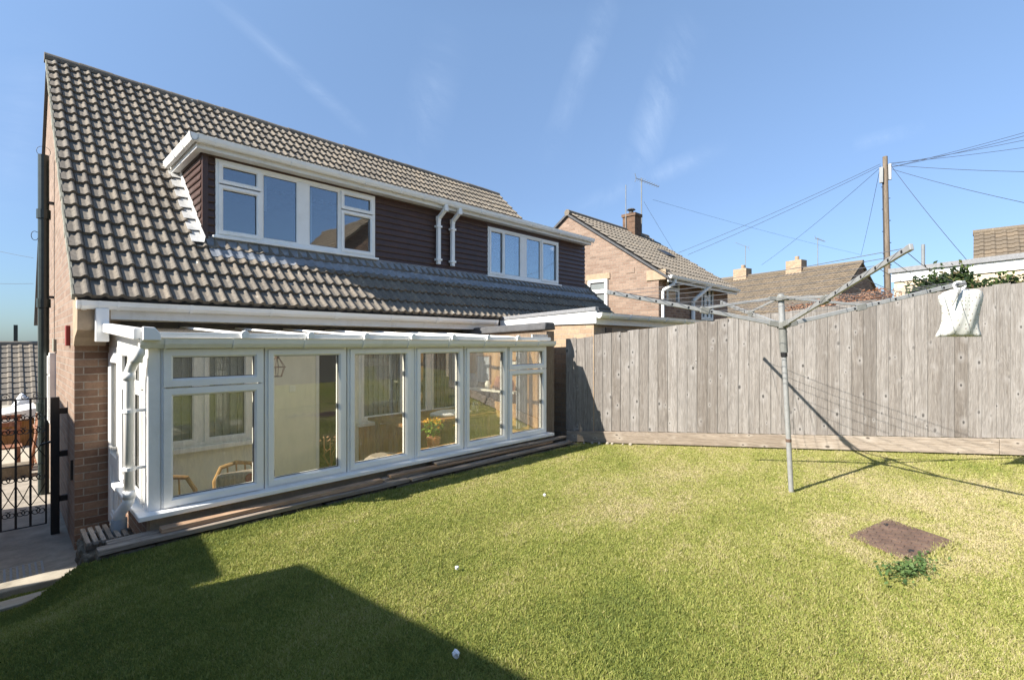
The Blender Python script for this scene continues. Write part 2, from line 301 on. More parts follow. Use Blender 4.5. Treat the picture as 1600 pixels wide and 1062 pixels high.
# ------------------------------------------------------------------ mesh builder
OFF = {}
class MB:
    def __init__(s): s.v = []; s.f = []; s.r = []; s.uv = []; s.cur = .5; s.mat = None
    def rnd(s): s.cur = random.random(); return s
    def add(s, vs, fs, uvs=None):
        b0 = len(s.v); T = s.mat
        s.v += [tuple(T @ Vector(p)) if T else tuple(p) for p in vs]
        for i, f in enumerate(fs):
            s.f.append(tuple(b0 + k for k in f)); s.r.append(s.cur); s.uv.append(uvs[i] if uvs else None)
    def box(s, x0, x1, y0, y1, z0, z1):
        v = [(x, y, z) for z in (z0, z1) for y in (y0, y1) for x in (x0, x1)]
        s.add(v, [(0, 2, 3, 1), (4, 5, 7, 6), (0, 1, 5, 4), (2, 6, 7, 3), (0, 4, 6, 2), (1, 3, 7, 5)]); return s
    def hexa(s, a, bq):                        # two matching quads
        s.add(list(a) + list(bq), [(3, 2, 1, 0), (4, 5, 6, 7), (0, 1, 5, 4), (1, 2, 6, 5), (2, 3, 7, 6), (3, 0, 4, 7)]); return s
    def prism(s, poly, fn, d0, d1):            # polygon in a plane, fn(a, b, depth)
        n = len(poly); v = [fn(a, b_, d0) for a, b_ in poly] + [fn(a, b_, d1) for a, b_ in poly]
        s.add(v, [tuple(range(n))[::-1], tuple(range(n, 2 * n))] + [(i, (i + 1) % n, n + (i + 1) % n, n + i) for i in range(n)]); return s
    def tube(s, pts, r, n=8, caps=True):
        pts = [Vector(p) for p in pts]; rs = r if isinstance(r, (list, tuple)) else [r] * len(pts)
        rings = []; up = None
        for i, p in enumerate(pts):
            d = (pts[min(i + 1, len(pts) - 1)] - pts[max(i - 1, 0)]).normalized()
            if up is None: up = Vector((0, 0, 1)) if abs(d.z) < .9 else Vector((1, 0, 0))
            a = d.cross(up).normalized(); up = a.cross(d).normalized()
            rings.append([p + (a * math.cos(2 * math.pi * k / n) + up * math.sin(2 * math.pi * k / n)) * rs[i] for k in range(n)])
        v = [q for rg in rings for q in rg]
        f = [(i * n + k, i * n + (k + 1) % n, (i + 1) * n + (k + 1) % n, (i + 1) * n + k) for i in range(len(pts) - 1) for k in range(n)]
        if caps: f += [tuple(range(n))[::-1], tuple((len(pts) - 1) * n + k for k in range(n))]
        s.add(v, f); return s
    def bar(s, p, q, wd, ht, up=(0, 0, 1)):
        p, q = Vector(p), Vector(q); d = (q - p).normalized(); a = d.cross(Vector(up))
        a = a.normalized() if a.length > 1e-4 else Vector((1, 0, 0)); u = a.cross(d).normalized()
        A = [p + a * x * wd / 2 + u * y * ht / 2 for x, y in ((-1, -1), (1, -1), (1, 1), (-1, 1))]
        B = [q + a * x * wd / 2 + u * y * ht / 2 for x, y in ((-1, -1), (1, -1), (1, 1), (-1, 1))]
        return s.hexa(A, B)
    def ring(s, fn, a0, a1, b0, b1, wd, d0, d1, ch=.012):   # mitred frame with a chamfered inner edge, fn(a, b, depth)
        o = [(a0, b0), (a1, b0), (a1, b1), (a0, b1)]
        i1 = [(a0 + wd - ch, b0 + wd - ch), (a1 - wd + ch, b0 + wd - ch), (a1 - wd + ch, b1 - wd + ch), (a0 + wd - ch, b1 - wd + ch)]
        i2 = [(a0 + wd, b0 + wd), (a1 - wd, b0 + wd), (a1 - wd, b1 - wd), (a0 + wd, b1 - wd)]
        L = [[fn(a, b_, d0) for a, b_ in o], [fn(a, b_, d0) for a, b_ in i1], [fn(a, b_, d0 + ch) for a, b_ in i2], [fn(a, b_, d1) for a, b_ in i2], [fn(a, b_, d1) for a, b_ in o]]
        v = [q for l in L for q in l]
        f = []
        for l in range(5):
            n = (l + 1) % 5
            for k in range(4): f.append((l * 4 + k, l * 4 + (k + 1) % 4, n * 4 + (k + 1) % 4, n * 4 + k))
        s.add(v, f); return s
    def build(s, name, mat, parent=None, bevel=0, smooth=False, recalc=True):
        me = bpy.data.meshes.new(name)
        off = Vector(OFF.get(parent.name, (0, 0, 0))) if parent else Vector((0, 0, 0))
        me.from_pydata([(x - off.x, y - off.y, z - off.z) for x, y, z in s.v], [], s.f)
        uvl = me.uv_layers.new(name='UVMap'); V = s.v
        at = me.attributes.new('rnd', 'FLOAT', 'FACE'); at.data.foreach_set('value', s.r)
        for p in me.polygons:
            cu = s.uv[p.index]
            if cu is None:
                n = p.normal; ax, ay, az = abs(n.x), abs(n.y), abs(n.z)
                for li in p.loop_indices:
                    x, y, z = V[me.loops[li].vertex_index]
                    uvl.data[li].uv = (x, y) if az > .8 else ((y, z) if ax > ay else (x, z))
            else:
                for li, c in zip(p.loop_indices, cu): uvl.data[li].uv = c
        if recalc:
            bm = bmesh.new(); bm.from_mesh(me); bmesh.ops.recalc_face_normals(bm, faces=bm.faces); bm.to_mesh(me); bm.free()
        if smooth: me.shade_smooth()
        me.materials.append(M[mat] if isinstance(mat, str) else mat)
        o = bpy.data.objects.new(name, me); COL.objects.link(o)
        if parent: o.parent = parent; OFF[o.name] = OFF.get(parent.name, (0, 0, 0))
        else: OFF[o.name] = (0, 0, 0)
        if bevel:
            bv = o.modifiers.new('bevel', 'BEVEL'); bv.width = bevel; bv.segments = 2; bv.limit_method = 'ANGLE'; bv.angle_limit = R(40)
        return o
def tag(o, label, cat, group=None):
    o['label'] = label; o['category'] = cat
    if group: o['group'] = group
    return o
def thing(name, label, cat, loc, group=None):
    o = bpy.data.objects.new(name, None); COL.objects.link(o); o.location = loc; o.empty_display_size = .2; OFF[o.name] = tuple(loc)
    return tag(o, label, cat, group)
def struct(o): o['kind'] = 'structure'; return o
def box1(name, mat, parent, *b, bevel=0): return MB().box(*b).build(name, mat, parent, bevel)
FY = lambda Y: (lambda a, b, d: (a, Y + d, b))       # a wall facing the camera (-Y): a = x, b = z
FX = lambda X: (lambda a, b, d: (X + d, a, b))       # a wall facing the sun side (-X): a = y, b = z

# ------------------------------------------------------------------ ground, lawn, path
def lawn_z(x, y):
    z = -1.45 + .04 * (4.4 - min(y, 4.6))
    sm = lambda q: (lambda c: c * c * (3 - 2 * c))(min(1, max(0, q)))
    tx = max(sm((.45 - x) / .40), sm((y - 4.30) / .35) if x < .44 else 0)
    return z - tx * .25 * max(0, y - 3.4)
g = MB(); S = 900; g.add([(-S, -S, -2.2), (S, -S, -2.2), (S, S, -2.2), (-S, S, -2.2)], [(0, 1, 2, 3)]); struct(g.build('ground', 'ground', recalc=False))
g = MB(); nx, ny = 260, 170; xs = np.linspace(-8, 12, nx); ys = np.linspace(-9, 5.75, ny)
g.add([(x, y, lawn_z(x, y) - .005) for y in ys for x in xs], [(j * nx + i, j * nx + i + 1, (j + 1) * nx + i + 1, (j + 1) * nx + i) for j in range(ny - 1) for i in range(nx - 1) if not (xs[i] > .37 and ys[j + 1] > 4.42)])
struct(g.build('lawn', 'turf', smooth=True, recalc=False))
g = MB().box(-4.5, .8, 5.55, 11.5, -2.18, -2.03); struct(g.build('path', 'concrete'))
g = MB().box(-4.5, .8, 11.6, 30, -2.19, -2.10); struct(g.build('front_drive', 'kerb'))

# ------------------------------------------------------------------ the semi detached house
PITCH = math.atan(.929); cp, sp = math.cos(PITCH), math.sin(PITCH)
EY, EZ = 6.0, .438; XL, XR = .45, 9.86; RY, RZ = 10.12, EZ + .929 * (10.12 - 6.0)
YW = 6.464; GX = .49; YD = 6.9
house = thing('semi_detached_house', 'brick house with grey tiled roof and long brown boarded dormer, behind the conservatory', 'house', (GX, YW, -2.03))
rs = lambda x, s, n: (x, EY + cp * s - sp * n, EZ + sp * s + cp * n)

PROF = [(0, .004), (.05, .0), (.44, .001), (.52, .006), (.58, .016), (.65, .025), (.74, .029), (.84, .025), (.92, .013), (.99, -.002)]
PLOW = [(0, .0), (.45, .0), (.6, .03), (.85, .03), (1.0, .0)]
def tile_roof(fn, nx, pitch, ny, gauge, skip=None, prof=PROF, th=.036, jit=.005):
    mb = MB()
    for j in range(ny):
        for i in range(nx):
            if skip and skip((i + .5) * pitch, (j + .5) * gauge): continue
            mb.rnd(); n = len(prof); ds = random.uniform(-jit, jit); dn = random.uniform(0, jit); tw = random.uniform(-jit, jit) * .6
            a = [fn((i + u) * pitch, j * gauge - .015 + ds, h + th + dn + tw * u) for u, h in prof]
            bq = [fn((i + u) * pitch, (j + 1) * gauge + .01, h + dn * .3) for u, h in prof]
            c = [fn((i + u) * pitch, j * gauge - .013 + ds, h * .9 - .004) for u, h in prof]
            mb.add(a + bq + c, [(k, k + 1, n + k + 1, n + k) for k in range(n - 1)] + [(2 * n + k, 2 * n + k + 1, k + 1, k) for k in range(n - 1)])
    return mb
NXT = 74; TP = (XR - XL) / NXT; SL = (RY - EY) / cp; NYT = 22; TG = SL / NYT
def in_dormer(x, s): x += XL; y = EY + cp * s; return 1.74 < x < 9.58 and 6.93 < y < 8.02
roof = tile_roof(lambda x, s, n: rs(XL + x, s, n), NXT, TP, NYT, TG, in_dormer).build('roof', 'tile', house, recalc=False)
mb = MB()                                            # boards under the tiles, outside the dormer, and the whole front slope
def slab(x0, x1, y0, y1, dz=-.02):
    z = lambda y: EZ + .929 * (y - EY) + dz
    mb.hexa([(x0, y0, z(y0)), (x1, y0, z(y0)), (x1, y1, z(y1)), (x0, y1, z(y1))], [(x0, y0, z(y0) - .06), (x1, y0, z(y0) - .06), (x1, y1, z(y1) - .06), (x0, y1, z(y1) - .06)])
slab(XL + .03, 1.74, EY + .05, RY); slab(9.59, XR - .03, EY + .05, RY); slab(1.741, 9.589, EY + .05, 6.93); slab(1.741, 9.589, 8.0, RY)
mb.hexa([(XL, RY, RZ), (XR, RY, RZ), (XR, 2 * RY - EY, EZ), (XL, 2 * RY - EY, EZ)], [(XL, RY, RZ - .06), (XR, RY, RZ - .06), (XR, 2 * RY - EY, EZ - .06), (XL, 2 * RY - EY, EZ - .06)])
mb.build('underlay', 'lead_dark', roof)
mb = MB(); nseg = 24
for i in range(nseg):                                # half round ridge tiles
    x0 = XL - .02 + i * (XR - XL + .04) / nseg; x1 = x0 + (XR - XL + .04) / nseg + .01; r0 = .085; mb.rnd()
    a = [(math.cos(R(q)), math.sin(R(q))) for q in range(-20, 201, 20)]; n = len(a); j0 = random.uniform(-.006, .006)
    mb.add([(x, RY + c * (r0 + e), RZ - .02 + j0 + q * (r0 + e)) for x, e in ((x0, 0.006), (x1, 0)) for c, q in a], [(k, k + 1, n + k + 1, n + k) for k in range(n - 1)] + [tuple(range(n)), tuple(range(n, 2 * n))])
mb.build('ridge_tiles', 'tile', roof, recalc=False)
for X0, X1 in ((XL - .012, XL + .012), (XR - .01, XR + .02)):     # mortar verge
    mb = MB(); NS = 40
    for k in range(NS):
        s0, s1 = k * SL / NS, (k + 1) * SL / NS; e = random.uniform(-.004, .004)
        mb.hexa([rs(X0 + e, s0, -.045), rs(X1, s0, -.05), rs(X1, s0, .018), rs(X0 + e, s0, .018)], [rs(X0 + e, s1, -.05), rs(X1, s1, -.05), rs(X1, s1, .018), rs(X0 + e, s1, .018)])
    mb.build('verge', 'mortar', roof)
# walls
def zr(y): return EZ + .929 * (y - EY) - .09
GL = [(YW, -2.1), (2 * RY - YW, -2.1), (2 * RY - YW, zr(YW)), (RY, zr(RY)), (YW, zr(YW))]
mb = MB().prism(GL, FX(GX), 0, .25)
# corbel stones at the eaves corner
gw = mb.build('gable_wall', 'brick_gable', house)
MB().prism([(YW, -.02), (YW, zr(YW)), (EY + .10, EZ - .05), (EY + .02, EZ - .05), (EY + .05, .13), (EY + .28, .06), (EY + .36, -.02)], FX(GX - .012), 0, .24).build('corbel', 'corbel', house)
MB().prism([(2 * RY - YW, -2.1), (YW + .26, -2.1), (YW + .26, zr(YW)), (RY, zr(RY)), (2 * RY - YW, zr(YW))], FX(9.55), 0, .25).build('gable_wall', 'brick_gable', house)
MB().box(GX + .003, .84, YW - .006, YW + .25, -2.1, .415).build('rear_wall', 'brick_rear', house)
mb = MB().box(.841, 9.8, YW, YW + .25, .12, .40)
mb.build('rear_wall', 'brick_rear', house)
MB().box(.85, 9.8, YW - .02, YW, .165, .255).build('cavity_flashing', 'lead_dark', house)
MB().box(.75, 9.54, 2 * RY - YW - .25, 2 * RY - YW - .002, -2.1, .3).build('front_wall', 'brick_rear', house)
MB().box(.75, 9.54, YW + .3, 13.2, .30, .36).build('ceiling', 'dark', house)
# eaves: fascia, gutter, rainwater pipe
MB().box(.70, 5.93, EY + .06, EY + .085, .235, .40).build('fascia', 'paint', house, .004)
MB().box(.70, 5.93, EY + .086, YW, .235, .25).build('soffit', 'paint', house)
def gutter(name, p0, axis, L, out, parent, mat='upvc', joints=(), w_=.105, h=.075, th=.006):
    """deep half round gutter: p0 is the top of the back edge, out is the outward direction"""
    ax = Vector(axis); ou = Vector(out); p0 = Vector(p0); mb = MB()
    pts = [(0, 0), (.0, -.55), (.18, -.88), (.45, -1), (.72, -.9), (.93, -.5), (1, 0), (1.03, .06)]
    def sec(t, g_=0): return [p0 + ax * t + ou * (w_ * a + (g_ if a > .5 else -g_ * .2)) + Vector((0, 0, h * b_ - (g_ if b_ < -.3 else -g_ * .3))) for a, b_ in pts]
    def seci(t): return [p0 + ax * t + ou * (w_ * (.5 + (a - .5) * .9)) + Vector((0, 0, h * (b_ + .07 if b_ < 0 else b_))) for a, b_ in pts]
    n = len(pts); A, B_, C, D = sec(0), sec(L), seci(0), seci(L)
    mb.add(A + B_ + C + D, [(k, k + 1, n + k + 1, n + k) for k in range(n - 1)] + [(2 * n + k, 3 * n + k, 3 * n + k + 1, 2 * n + k + 1) for k in range(n - 1)] + [(k, 2 * n + k, 2 * n + k + 1, k + 1) for k in range(n - 1)] + [(n + k, n + k + 1, 3 * n + k + 1, 3 * n + k) for k in range(n - 1)] + [(0, n, 3 * n, 2 * n), (n - 1, 3 * n - 1, 4 * n - 1, 2 * n - 1)])
    for t in (0, L):                                  # stop ends
        q = sec(t, .003); q2 = sec(t + (.012 if t == 0 else -.012), .003); mb.add(q + q2, [tuple(range(n)), tuple(range(n, 2 * n))] + [(k, k + 1, n + k + 1, n + k) for k in range(n - 1)])
    g_ = mb.build(name, mat, parent, recalc=False)
    for t, wj in joints:
        mj = MB(); q = sec(t - wj / 2, .006); q2 = sec(t + wj / 2, .006); mj.add(q + q2, [tuple(range(n)), tuple(range(n, 2 * n))] + [(k, k + 1, n + k + 1, n + k) for k in range(n - 1)]); mj.build('union_bracket', mat, g_, recalc=False)
    return g_
gutter('gutter', (.47, EY + .058, .395), (1, 0, 0), 5.36, (0, -1, 0), house, joints=[(.05, .04), (.16, .02), (.30, .02), (.9, .03), (1.7, .03), (2.5, .06), (3.3, .03), (4.1, .06), (4.8, .03), (5.32, .05)])
MB().box(.60, .70, EY - .04, EY + .05, .02, .33).build('downpipe', 'upvc', house, .008)
# soil pipe on the gable
mb = MB().tube([(.385, 9.2, -2.1), (.385, 9.2, 2.55)], .058, 14)
for z in (-.85, .55, 1.75): mb.tube([(.385, 9.2, z - .06), (.385, 9.2, z + .06)], .074, 14)
sp_ = mb.build('soil_pipe', 'soil', house, smooth=False)
for z in (-.7, .62, 1.9): MB().box(.40, GX, 9.16, 9.24, z, z + .03).build('pipe_bracket', 'iron', sp_)
MB().tube([(.33, 9.2, 1.5)] + [(.30 + .035 * math.cos(q), 9.2, 1.45 + .06 * math.sin(q)) for q in np.linspace(1, 6.6, 16)], .004, 6).build('wire_loop', 'iron', sp_)
MB().tube([(.385, 9.2, 2.53)] + [(.385 + .07 * math.cos(q), 9.2, 2.60 + .07 * math.sin(q)) for q in np.linspace(-2, 4, 14)], .003, 5).build('wire_guard', 'iron', sp_)
box1('alarm_box', 'red', house, GX - .035, GX - .001, 6.86, 6.98, -.02, .19, bevel=.004)
# small side window in the gable with its stone lintel
def window(parent, fn, a0, a1, b0, b1, cells, glassmat='glass_up', frame='upvc', fw=.045, depth=.07, name='window', sill=None, posts=()):
    """outer frame is the part; sashes and panes are its sub-parts. cells: (a0,a1,b0,b1,opening)"""
    wn = MB().ring(fn, a0, a1, b0, b1, fw, 0, depth, .008)
    for p0, p1 in posts: wn.prism([(p0, b0 + fw), (p1, b0 + fw), (p1, b1 - fw), (p0, b1 - fw)], fn, .004, depth - .004)
    wn = wn.build(name, frame, parent, recalc=True)
    for (c0, c1, e0, e1, opn) in cells:
        if opn:
            MB().ring(fn, c0, c1, e0, e1, opn, -.018, depth - .012, .014).build('sash', frame, wn); k = opn
        else:
            MB().ring(fn, c0, c1, e0, e1, .022, .008, depth - .012, .010).build('glazing_bead', frame, wn); k = .022
        MB().prism([(c0 + k - .004, e0 + k - .004), (c1 - k + .004, e0 + k - .004), (c1 - k + .004, e1 - k + .004), (c0 + k - .004, e1 - k + .004)], fn, .026, .030).build('pane', glassmat, wn)
        gk = MB().ring(fn, c0 + k - .005, c1 - k + .005, e0 + k - .005, e1 - k + .005, .009, .018, .026, .002).build('gasket', 'iron', wn)
    return wn
box1('pane_backing', 'blind', house, GX - .012, GX - .002, 8.87, 9.11, -1.04, -.13)  # grey sheet behind the panes, in place of the dark interior
wn = window(house, FX(GX - .06), 8.86, 9.12, -1.05, -.12, [(8.90, 9.08, -1.01, -.42, .03), (8.90, 9.08, -.40, -.16, .03)], 'glass_far')
box1('lintel', 'mortar', house, GX - .03, GX - .001, 8.75, 9.02, -.10, .06)

# dormer
DX0, DX1, DZ0, DZ1 = 1.70, 9.60, 1.27, 2.345
W1 = (1.83, 4.03, 1.335, 2.29); W2 = (6.44, 8.58, 1.31, 2.24)
mb = MB(); ch = .094
nC = int((DZ1 - DZ0) / ch) + 1
for k in range(nC):
    z0 = DZ0 + k * ch; z1 = min(z0 + ch, DZ1)
    ivs = [(DX0 + .05, DX1 - .001)]
    for (a, b_, c, d) in (W1, W2):
        if z1 > c + .01 and z0 < d - .01:
            nv = []
            for (p, q) in ivs:
                if a > p and b_ < q: nv += [(p, a), (b_, q)]
                else: nv.append((p, q))
            ivs = nv
    for (p, q) in ivs:
        mb.rnd(); mb.prism([(0, z0), (0, z1), (.006, z1 + .004 if z1 < DZ1 else z1), (.026, z0 + .012), (.022, z0)], lambda a, b_, d: (d, YD - a, b_), p, q)
dorm = mb.build('dormer_cladding', 'clad', house)
MB().box(DX0 - .012, DX0 + .05, YD - .032, YD + .02, DZ0, DZ1).build('corner_trim', 'clad', dorm, .003)
for (a, b_, c, d) in (W1, W2): MB().box(a - .03, b_ + .03, YD - .030, YD - .0265, d, d + .05).build('head_trim', 'clad', dorm)
mb = MB()                                             # left cheek boards, a triangle against the roof
for k in range(nC):
    z0 = DZ0 + k * ch; z1 = min(z0 + ch, DZ1); y1 = EY + (z0 - EZ) / .929 + .10
    if y1 < YD + .06: continue
    mb.rnd(); mb.prism([(0, z0), (0, z1), (.006, z1), (.026, z0 + .012), (.022, z0)], lambda a, b_, d: (DX0 - a, d, b_), YD + .021, y1)
mb.build('dormer_cheek', 'clad', house)
MB().box(DX0, DX0 + .04, YD + .021, 8.15, DZ0 - .1, DZ1 - .02).build('cheek_frame', 'dark', dorm)
MB().box(DX1 - .03, DX1, YD + .03, 8.15, DZ0 - .1, DZ1 - .02).build('right_cheek', 'clad', house)
# rooms behind the dormer windows
mb = MB().box(DX0 + .05, DX1 - .04, 9.0, 9.05, .40, 2.36); mb.box(DX0 + .05, DX1 - .04, YD + .2, 9.0, .37, .39); mb.box(5.35, 5.4, YD + .1, 9.0, .4, 2.36)
mb.build('room_wall', 'grey_wall', house)
# dormer roof, fascia, gutters
OH = .085
mb = MB().box(DX0 - OH, DX1 + .02, 6.74, 8.25, 2.42, 2.45); droof = mb.build('dormer_roof', 'felt', house)
MB().box(DX0 - OH, DX1 + .02, 6.715, 6.739, 2.315, 2.452).build('fascia', 'paint', droof, .003)
MB().box(DX0 - OH - .024, DX0 - OH - .001, 6.715, 8.05, 2.315, 2.452).build('fascia', 'paint', droof, .003)
MB().box(DX0 - OH, DX1 + .02, 6.74, YD - .03, 2.322, 2.338).build('soffit', 'paint', droof)
MB().box(DX0 - OH, DX0 - .03, YD - .03, 7.95, 2.322, 2.338).build('soffit', 'paint', droof)
gutter('gutter', (DX0 - OH - .04, 6.713, 2.45), (1, 0, 0), DX1 + .04 - DX0 + OH + .04, (0, -1, 0), droof, joints=[(.04, .05), (.20, .02), (1.1, .03), (2.2, .06), (2.8, .03), (3.25, .03), (3.60, .13), (3.91, .13), (4.5, .03), (5.0, .05), (5.9, .03), (6.8, .05), (7.5, .03), (7.9, .05)], w_=.085, h=.085)
gutter('gutter', (DX0 - OH - .026, 6.63, 2.45), (0, 1, 0), 1.36, (-1, 0, 0), droof, joints=[(.04, .05), (.4, .03), (.85, .05)], w_=.085, h=.085)
for x in (5.23, 5.54):                                # twin square downpipes with a swan neck
    mb = MB()
    pts = [(x + .03, 6.665, 2.37), (x + .03, 6.665, 2.30), (x, YD - .075, 2.16), (x, YD - .075, DZ0 + .10)]
    for p, q in zip(pts, pts[1:]): mb.bar(p, q, .062, .062, (0, 1, 0.01))
    for p in pts[1:3]: mb.box(p[0] - .035, p[0] + .035, p[1] - .035, p[1] + .035, p[2] - .04, p[2] + .04)
    dp = mb.build('downpipe', 'upvc', house, .006)
    for z in (2.02, 1.45): MB().box(x - .055, x + .055, YD - .115, YD - .03, z - .018, z + .018).build('pipe_clip', 'upvc', dp, .004)
# dormer windows
a0, a1, b0, b1 = W1; zt = 1.985; YWI = YD - .035
cells = [(a0 + .03, 2.355, zt + .01, b1 - .03, .052), (a0 + .03, 2.355, b0 + .03, zt - .01, .052), (2.375, 2.845, b0 + .045, b1 - .045, 0), (2.99, 3.445, b0 + .045, b1 - .045, 0),
         (3.47, a1 - .03, zt + .01, b1 - .03, .052), (3.47, a1 - .03, b0 + .03, zt - .01, .052)]
wn = window(house, FY(YWI), a0, a1, b0, b1, cells, posts=[(2.35, 2.375), (2.845, 2.99), (3.445, 3.47)])
MB().box(a0 - .04, a1 + .04, YD - .085, YD - .01, b0 - .032, b0).build('sill', 'upvc', wn, .004)
a0, a1, b0, b1 = W2
cells = [(a0 + .03, 6.875, b0 + .03, b1 - .03, .05), (6.89, 7.36, b0 + .045, b1 - .045, 0), (7.53, 7.98, b0 + .045, b1 - .045, 0), (8.0, a1 - .03, b0 + .03, b1 - .03, .05)]
wn = window(house, FY(YWI), a0, a1, b0, b1, cells, posts=[(6.868, 6.892), (7.355, 7.535), (7.975, 8.005)])
MB().box(a0 - .04, a1 + .06, YD - .085, YD - .01, b0 - .032, b0).build('sill', 'upvc', wn, .004)
MB().bar((6.80, YD + .06, 1.70), (6.80, YD + .06, 1.82), .03, .03).build('handle', 'upvc', wn)
def curtain(x0, x1, y, z0, z1, nf, amp, parent, mat='curtain', name='curtain'):
    mb = MB(); n = nf * 8
    p = [(x0 + (x1 - x0) * k / n, y + amp * math.sin(2 * math.pi * k / 8) + amp * .4 * math.sin(k * .7)) for k in range(n + 1)]
    mb.add([(a, b_, z) for z in (z0, z1) for a, b_ in p], [(k, k + 1, n + 1 + k + 1, n + 1 + k) for k in range(n)]); return mb.build(name, mat, parent, smooth=True, recalc=False)
curtain(7.08, 7.36, YD + .16, 1.28, 2.24, 6, .018, house); curtain(8.28, 8.52, YD + .16, 1.28, 2.24, 5, .018, house)
curtain(2.42, 2.50, YD + .18, 1.8, 2.26, 2, .015, house); curtain(3.02, 3.12, YD + .16, 1.30, 2.26, 3, .015, house)
# lead flashing dressed over the tiles below the dormer, and stepped soakers at its cheek
mb = MB(); s0, s1 = (6.62 - EY) / cp, (6.90 - EY) / cp; nn = int((9.75 - 1.72) / (TP / 6))
def ph(x):
    u = ((x - XL) / TP) % 1.0
    for (a, h0), (b_, h1) in zip(PROF, PROF[1:]):
        if a <= u <= b_: return h0 + (h1 - h0) * (u - a) / (b_ - a)
    return 0
P = []
for k in range(nn + 1):
    x = 1.72 + (9.75 - 1.72) * k / nn; e = .012 * math.sin(x * 7) + random.uniform(-.006, .006)
    P.append([rs(x, s0 + e, ph(x) * .9 + .026 + TG * .02), rs(x, s1, ph(x) * .35 + .03), (x, YD - .028, DZ0 + .045)])
mb.add([q for p in P for q in p], [(3 * k + j, 3 * k + 3 + j, 3 * k + 4 + j, 3 * k + 1 + j) for k in range(nn) for j in range(2)])
mb.build('lead_flashing', 'lead', house, smooth=True, recalc=False)
mb = MB()
for k in range(9):
    s = (6.80 - EY) / cp + k * TG * .98
    if EY + cp * s > 8.1: break
    mb.rnd(); xx = DX0 - .02
    mb.hexa([rs(xx - .13, s - .02, .060), rs(xx, s - .02, .065), rs(xx, s + TG * .93, .045), rs(xx - .12, s + TG * .93, .035)],
            [rs(xx - .13, s - .02, .052), rs(xx, s - .02, .057), rs(xx, s + TG * .93, .037), rs(xx - .12, s + TG * .93, .027)])
    mb.hexa([rs(xx - .006, s - .02, .065), rs(xx, s - .02, .065), rs(xx, s + TG * .93, .045), rs(xx - .006, s + TG * .93, .045)], [rs(xx - .006, s - .02, .14), rs(xx, s - .02, .14), rs(xx, s + TG * .93, .12), rs(xx - .006, s + TG * .93, .12)])
mb.build('cheek_flashing', 'lead_white', house)
# inner wall of the house seen through the conservatory
IY = YW - .004
mb = MB(); zf = -1.78
for x0, x1, z0, z1 in ((.84, 1.02, zf, .10), (1.02, 2.10, zf, -1.15), (1.02, 2.10, -.02, .10), (2.10, 2.90, zf, .10), (2.90, 3.42, .0, .10), (3.42, 3.52, zf, .10), (3.52, 5.34, -.02, .10)):
    mb.box(x0, x1, IY - .02, YW + .2, z0, z1)
mb.build('inner_wall', 'cream', house)
MB().box(3.52, 5.34, IY - .03, YW + .2, zf, -1.12).build('panelled_wall', 'pine', house)
wn = window(house, FY(IY - .03), 1.02, 2.10, -1.15, -.02, [(1.05, 1.53, -1.12, -.05, .05), (1.60, 2.07, -1.12, -.05, .05)], 'glass_clear', posts=[(1.53, 1.60)])
MB().box(.98, 2.14, IY - .12, IY - .021, -1.20, -1.152).build('sill', 'upvc', wn, .004)
wn = window(house, FY(IY - .03), 3.52, 5.34, -1.12, -.02, [(3.55, 4.25, -1.09, -.05, .05), (4.32, 4.72, -1.09, -.05, .05), (4.78, 5.31, -1.09, -.05, .05)], 'glass_clear', posts=[(4.25, 4.32), (4.72, 4.78)])
MB().box(3.48, 5.34, IY - .12, IY - .031, -1.17, -1.122).build('sill', 'upvc', wn, .004)
for x0, x1 in ((1.07, 2.05), (3.57, 5.29)):
    mb = MB(); x = x0
    while x < x1: mb.rnd(); mb.hexa([(x, IY + .08, -1.1), (x + .085, IY + .11, -1.1), (x + .085, IY + .112, -1.1), (x, IY + .082, -1.1)], [(x, IY + .08, -.05), (x + .085, IY + .11, -.05), (x + .085, IY + .112, -.05), (x, IY + .082, -.05)]); x += .083
    mb.build('vertical_blind', 'blind', house)
MB().ring(FY(IY - .03), 2.90, 3.42, zf, .0, .045, 0, .1, .006).build('door_frame', 'paint', house)
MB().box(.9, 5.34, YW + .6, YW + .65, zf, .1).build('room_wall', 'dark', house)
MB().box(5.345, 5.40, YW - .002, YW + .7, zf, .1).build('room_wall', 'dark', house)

# ------------------------------------------------------------------ conservatory
YC = 4.50; CX0, CX1 = .75, 5.36; SZ = -1.255; TZ = -.03
cons = thing('conservatory', 'white lean-to conservatory with six tall glazed bays along the back of the house', 'conservatory', (CX0, YC, -1.8))
MB().box(CX0 + .02, CX1 + .02, YC + .03, YC + .16, -1.85, SZ - .04).build('dwarf_wall', 'buffwall', cons)
MB().box(CX0 + .02, CX0 + .14, YC + .161, 5.66, -2.05, SZ - .04).build('dwarf_wall', 'brick_rear', cons)
MB().box(CX0 + .15, CX1, YC + .17, YW - .03, -1.84, -1.78).build('floor', 'floor', cons)
mb = MB().box(CX0 - .07, CX1 + .05, YC - .10, YC + .06, SZ - .035, SZ + .002); mb.box(CX0 - .07, CX0 + .06, YC + .061, 5.70, SZ - .035, SZ + .002)
mb.build('sill', 'upvc', cons, .006)
def cx(u): return xat(u, YC)
edges = [(252, 412), (414, 541), (543, 643), (648, 724), (726, 793), (794, 853)]
ff = FY(YC); ztr = -.42
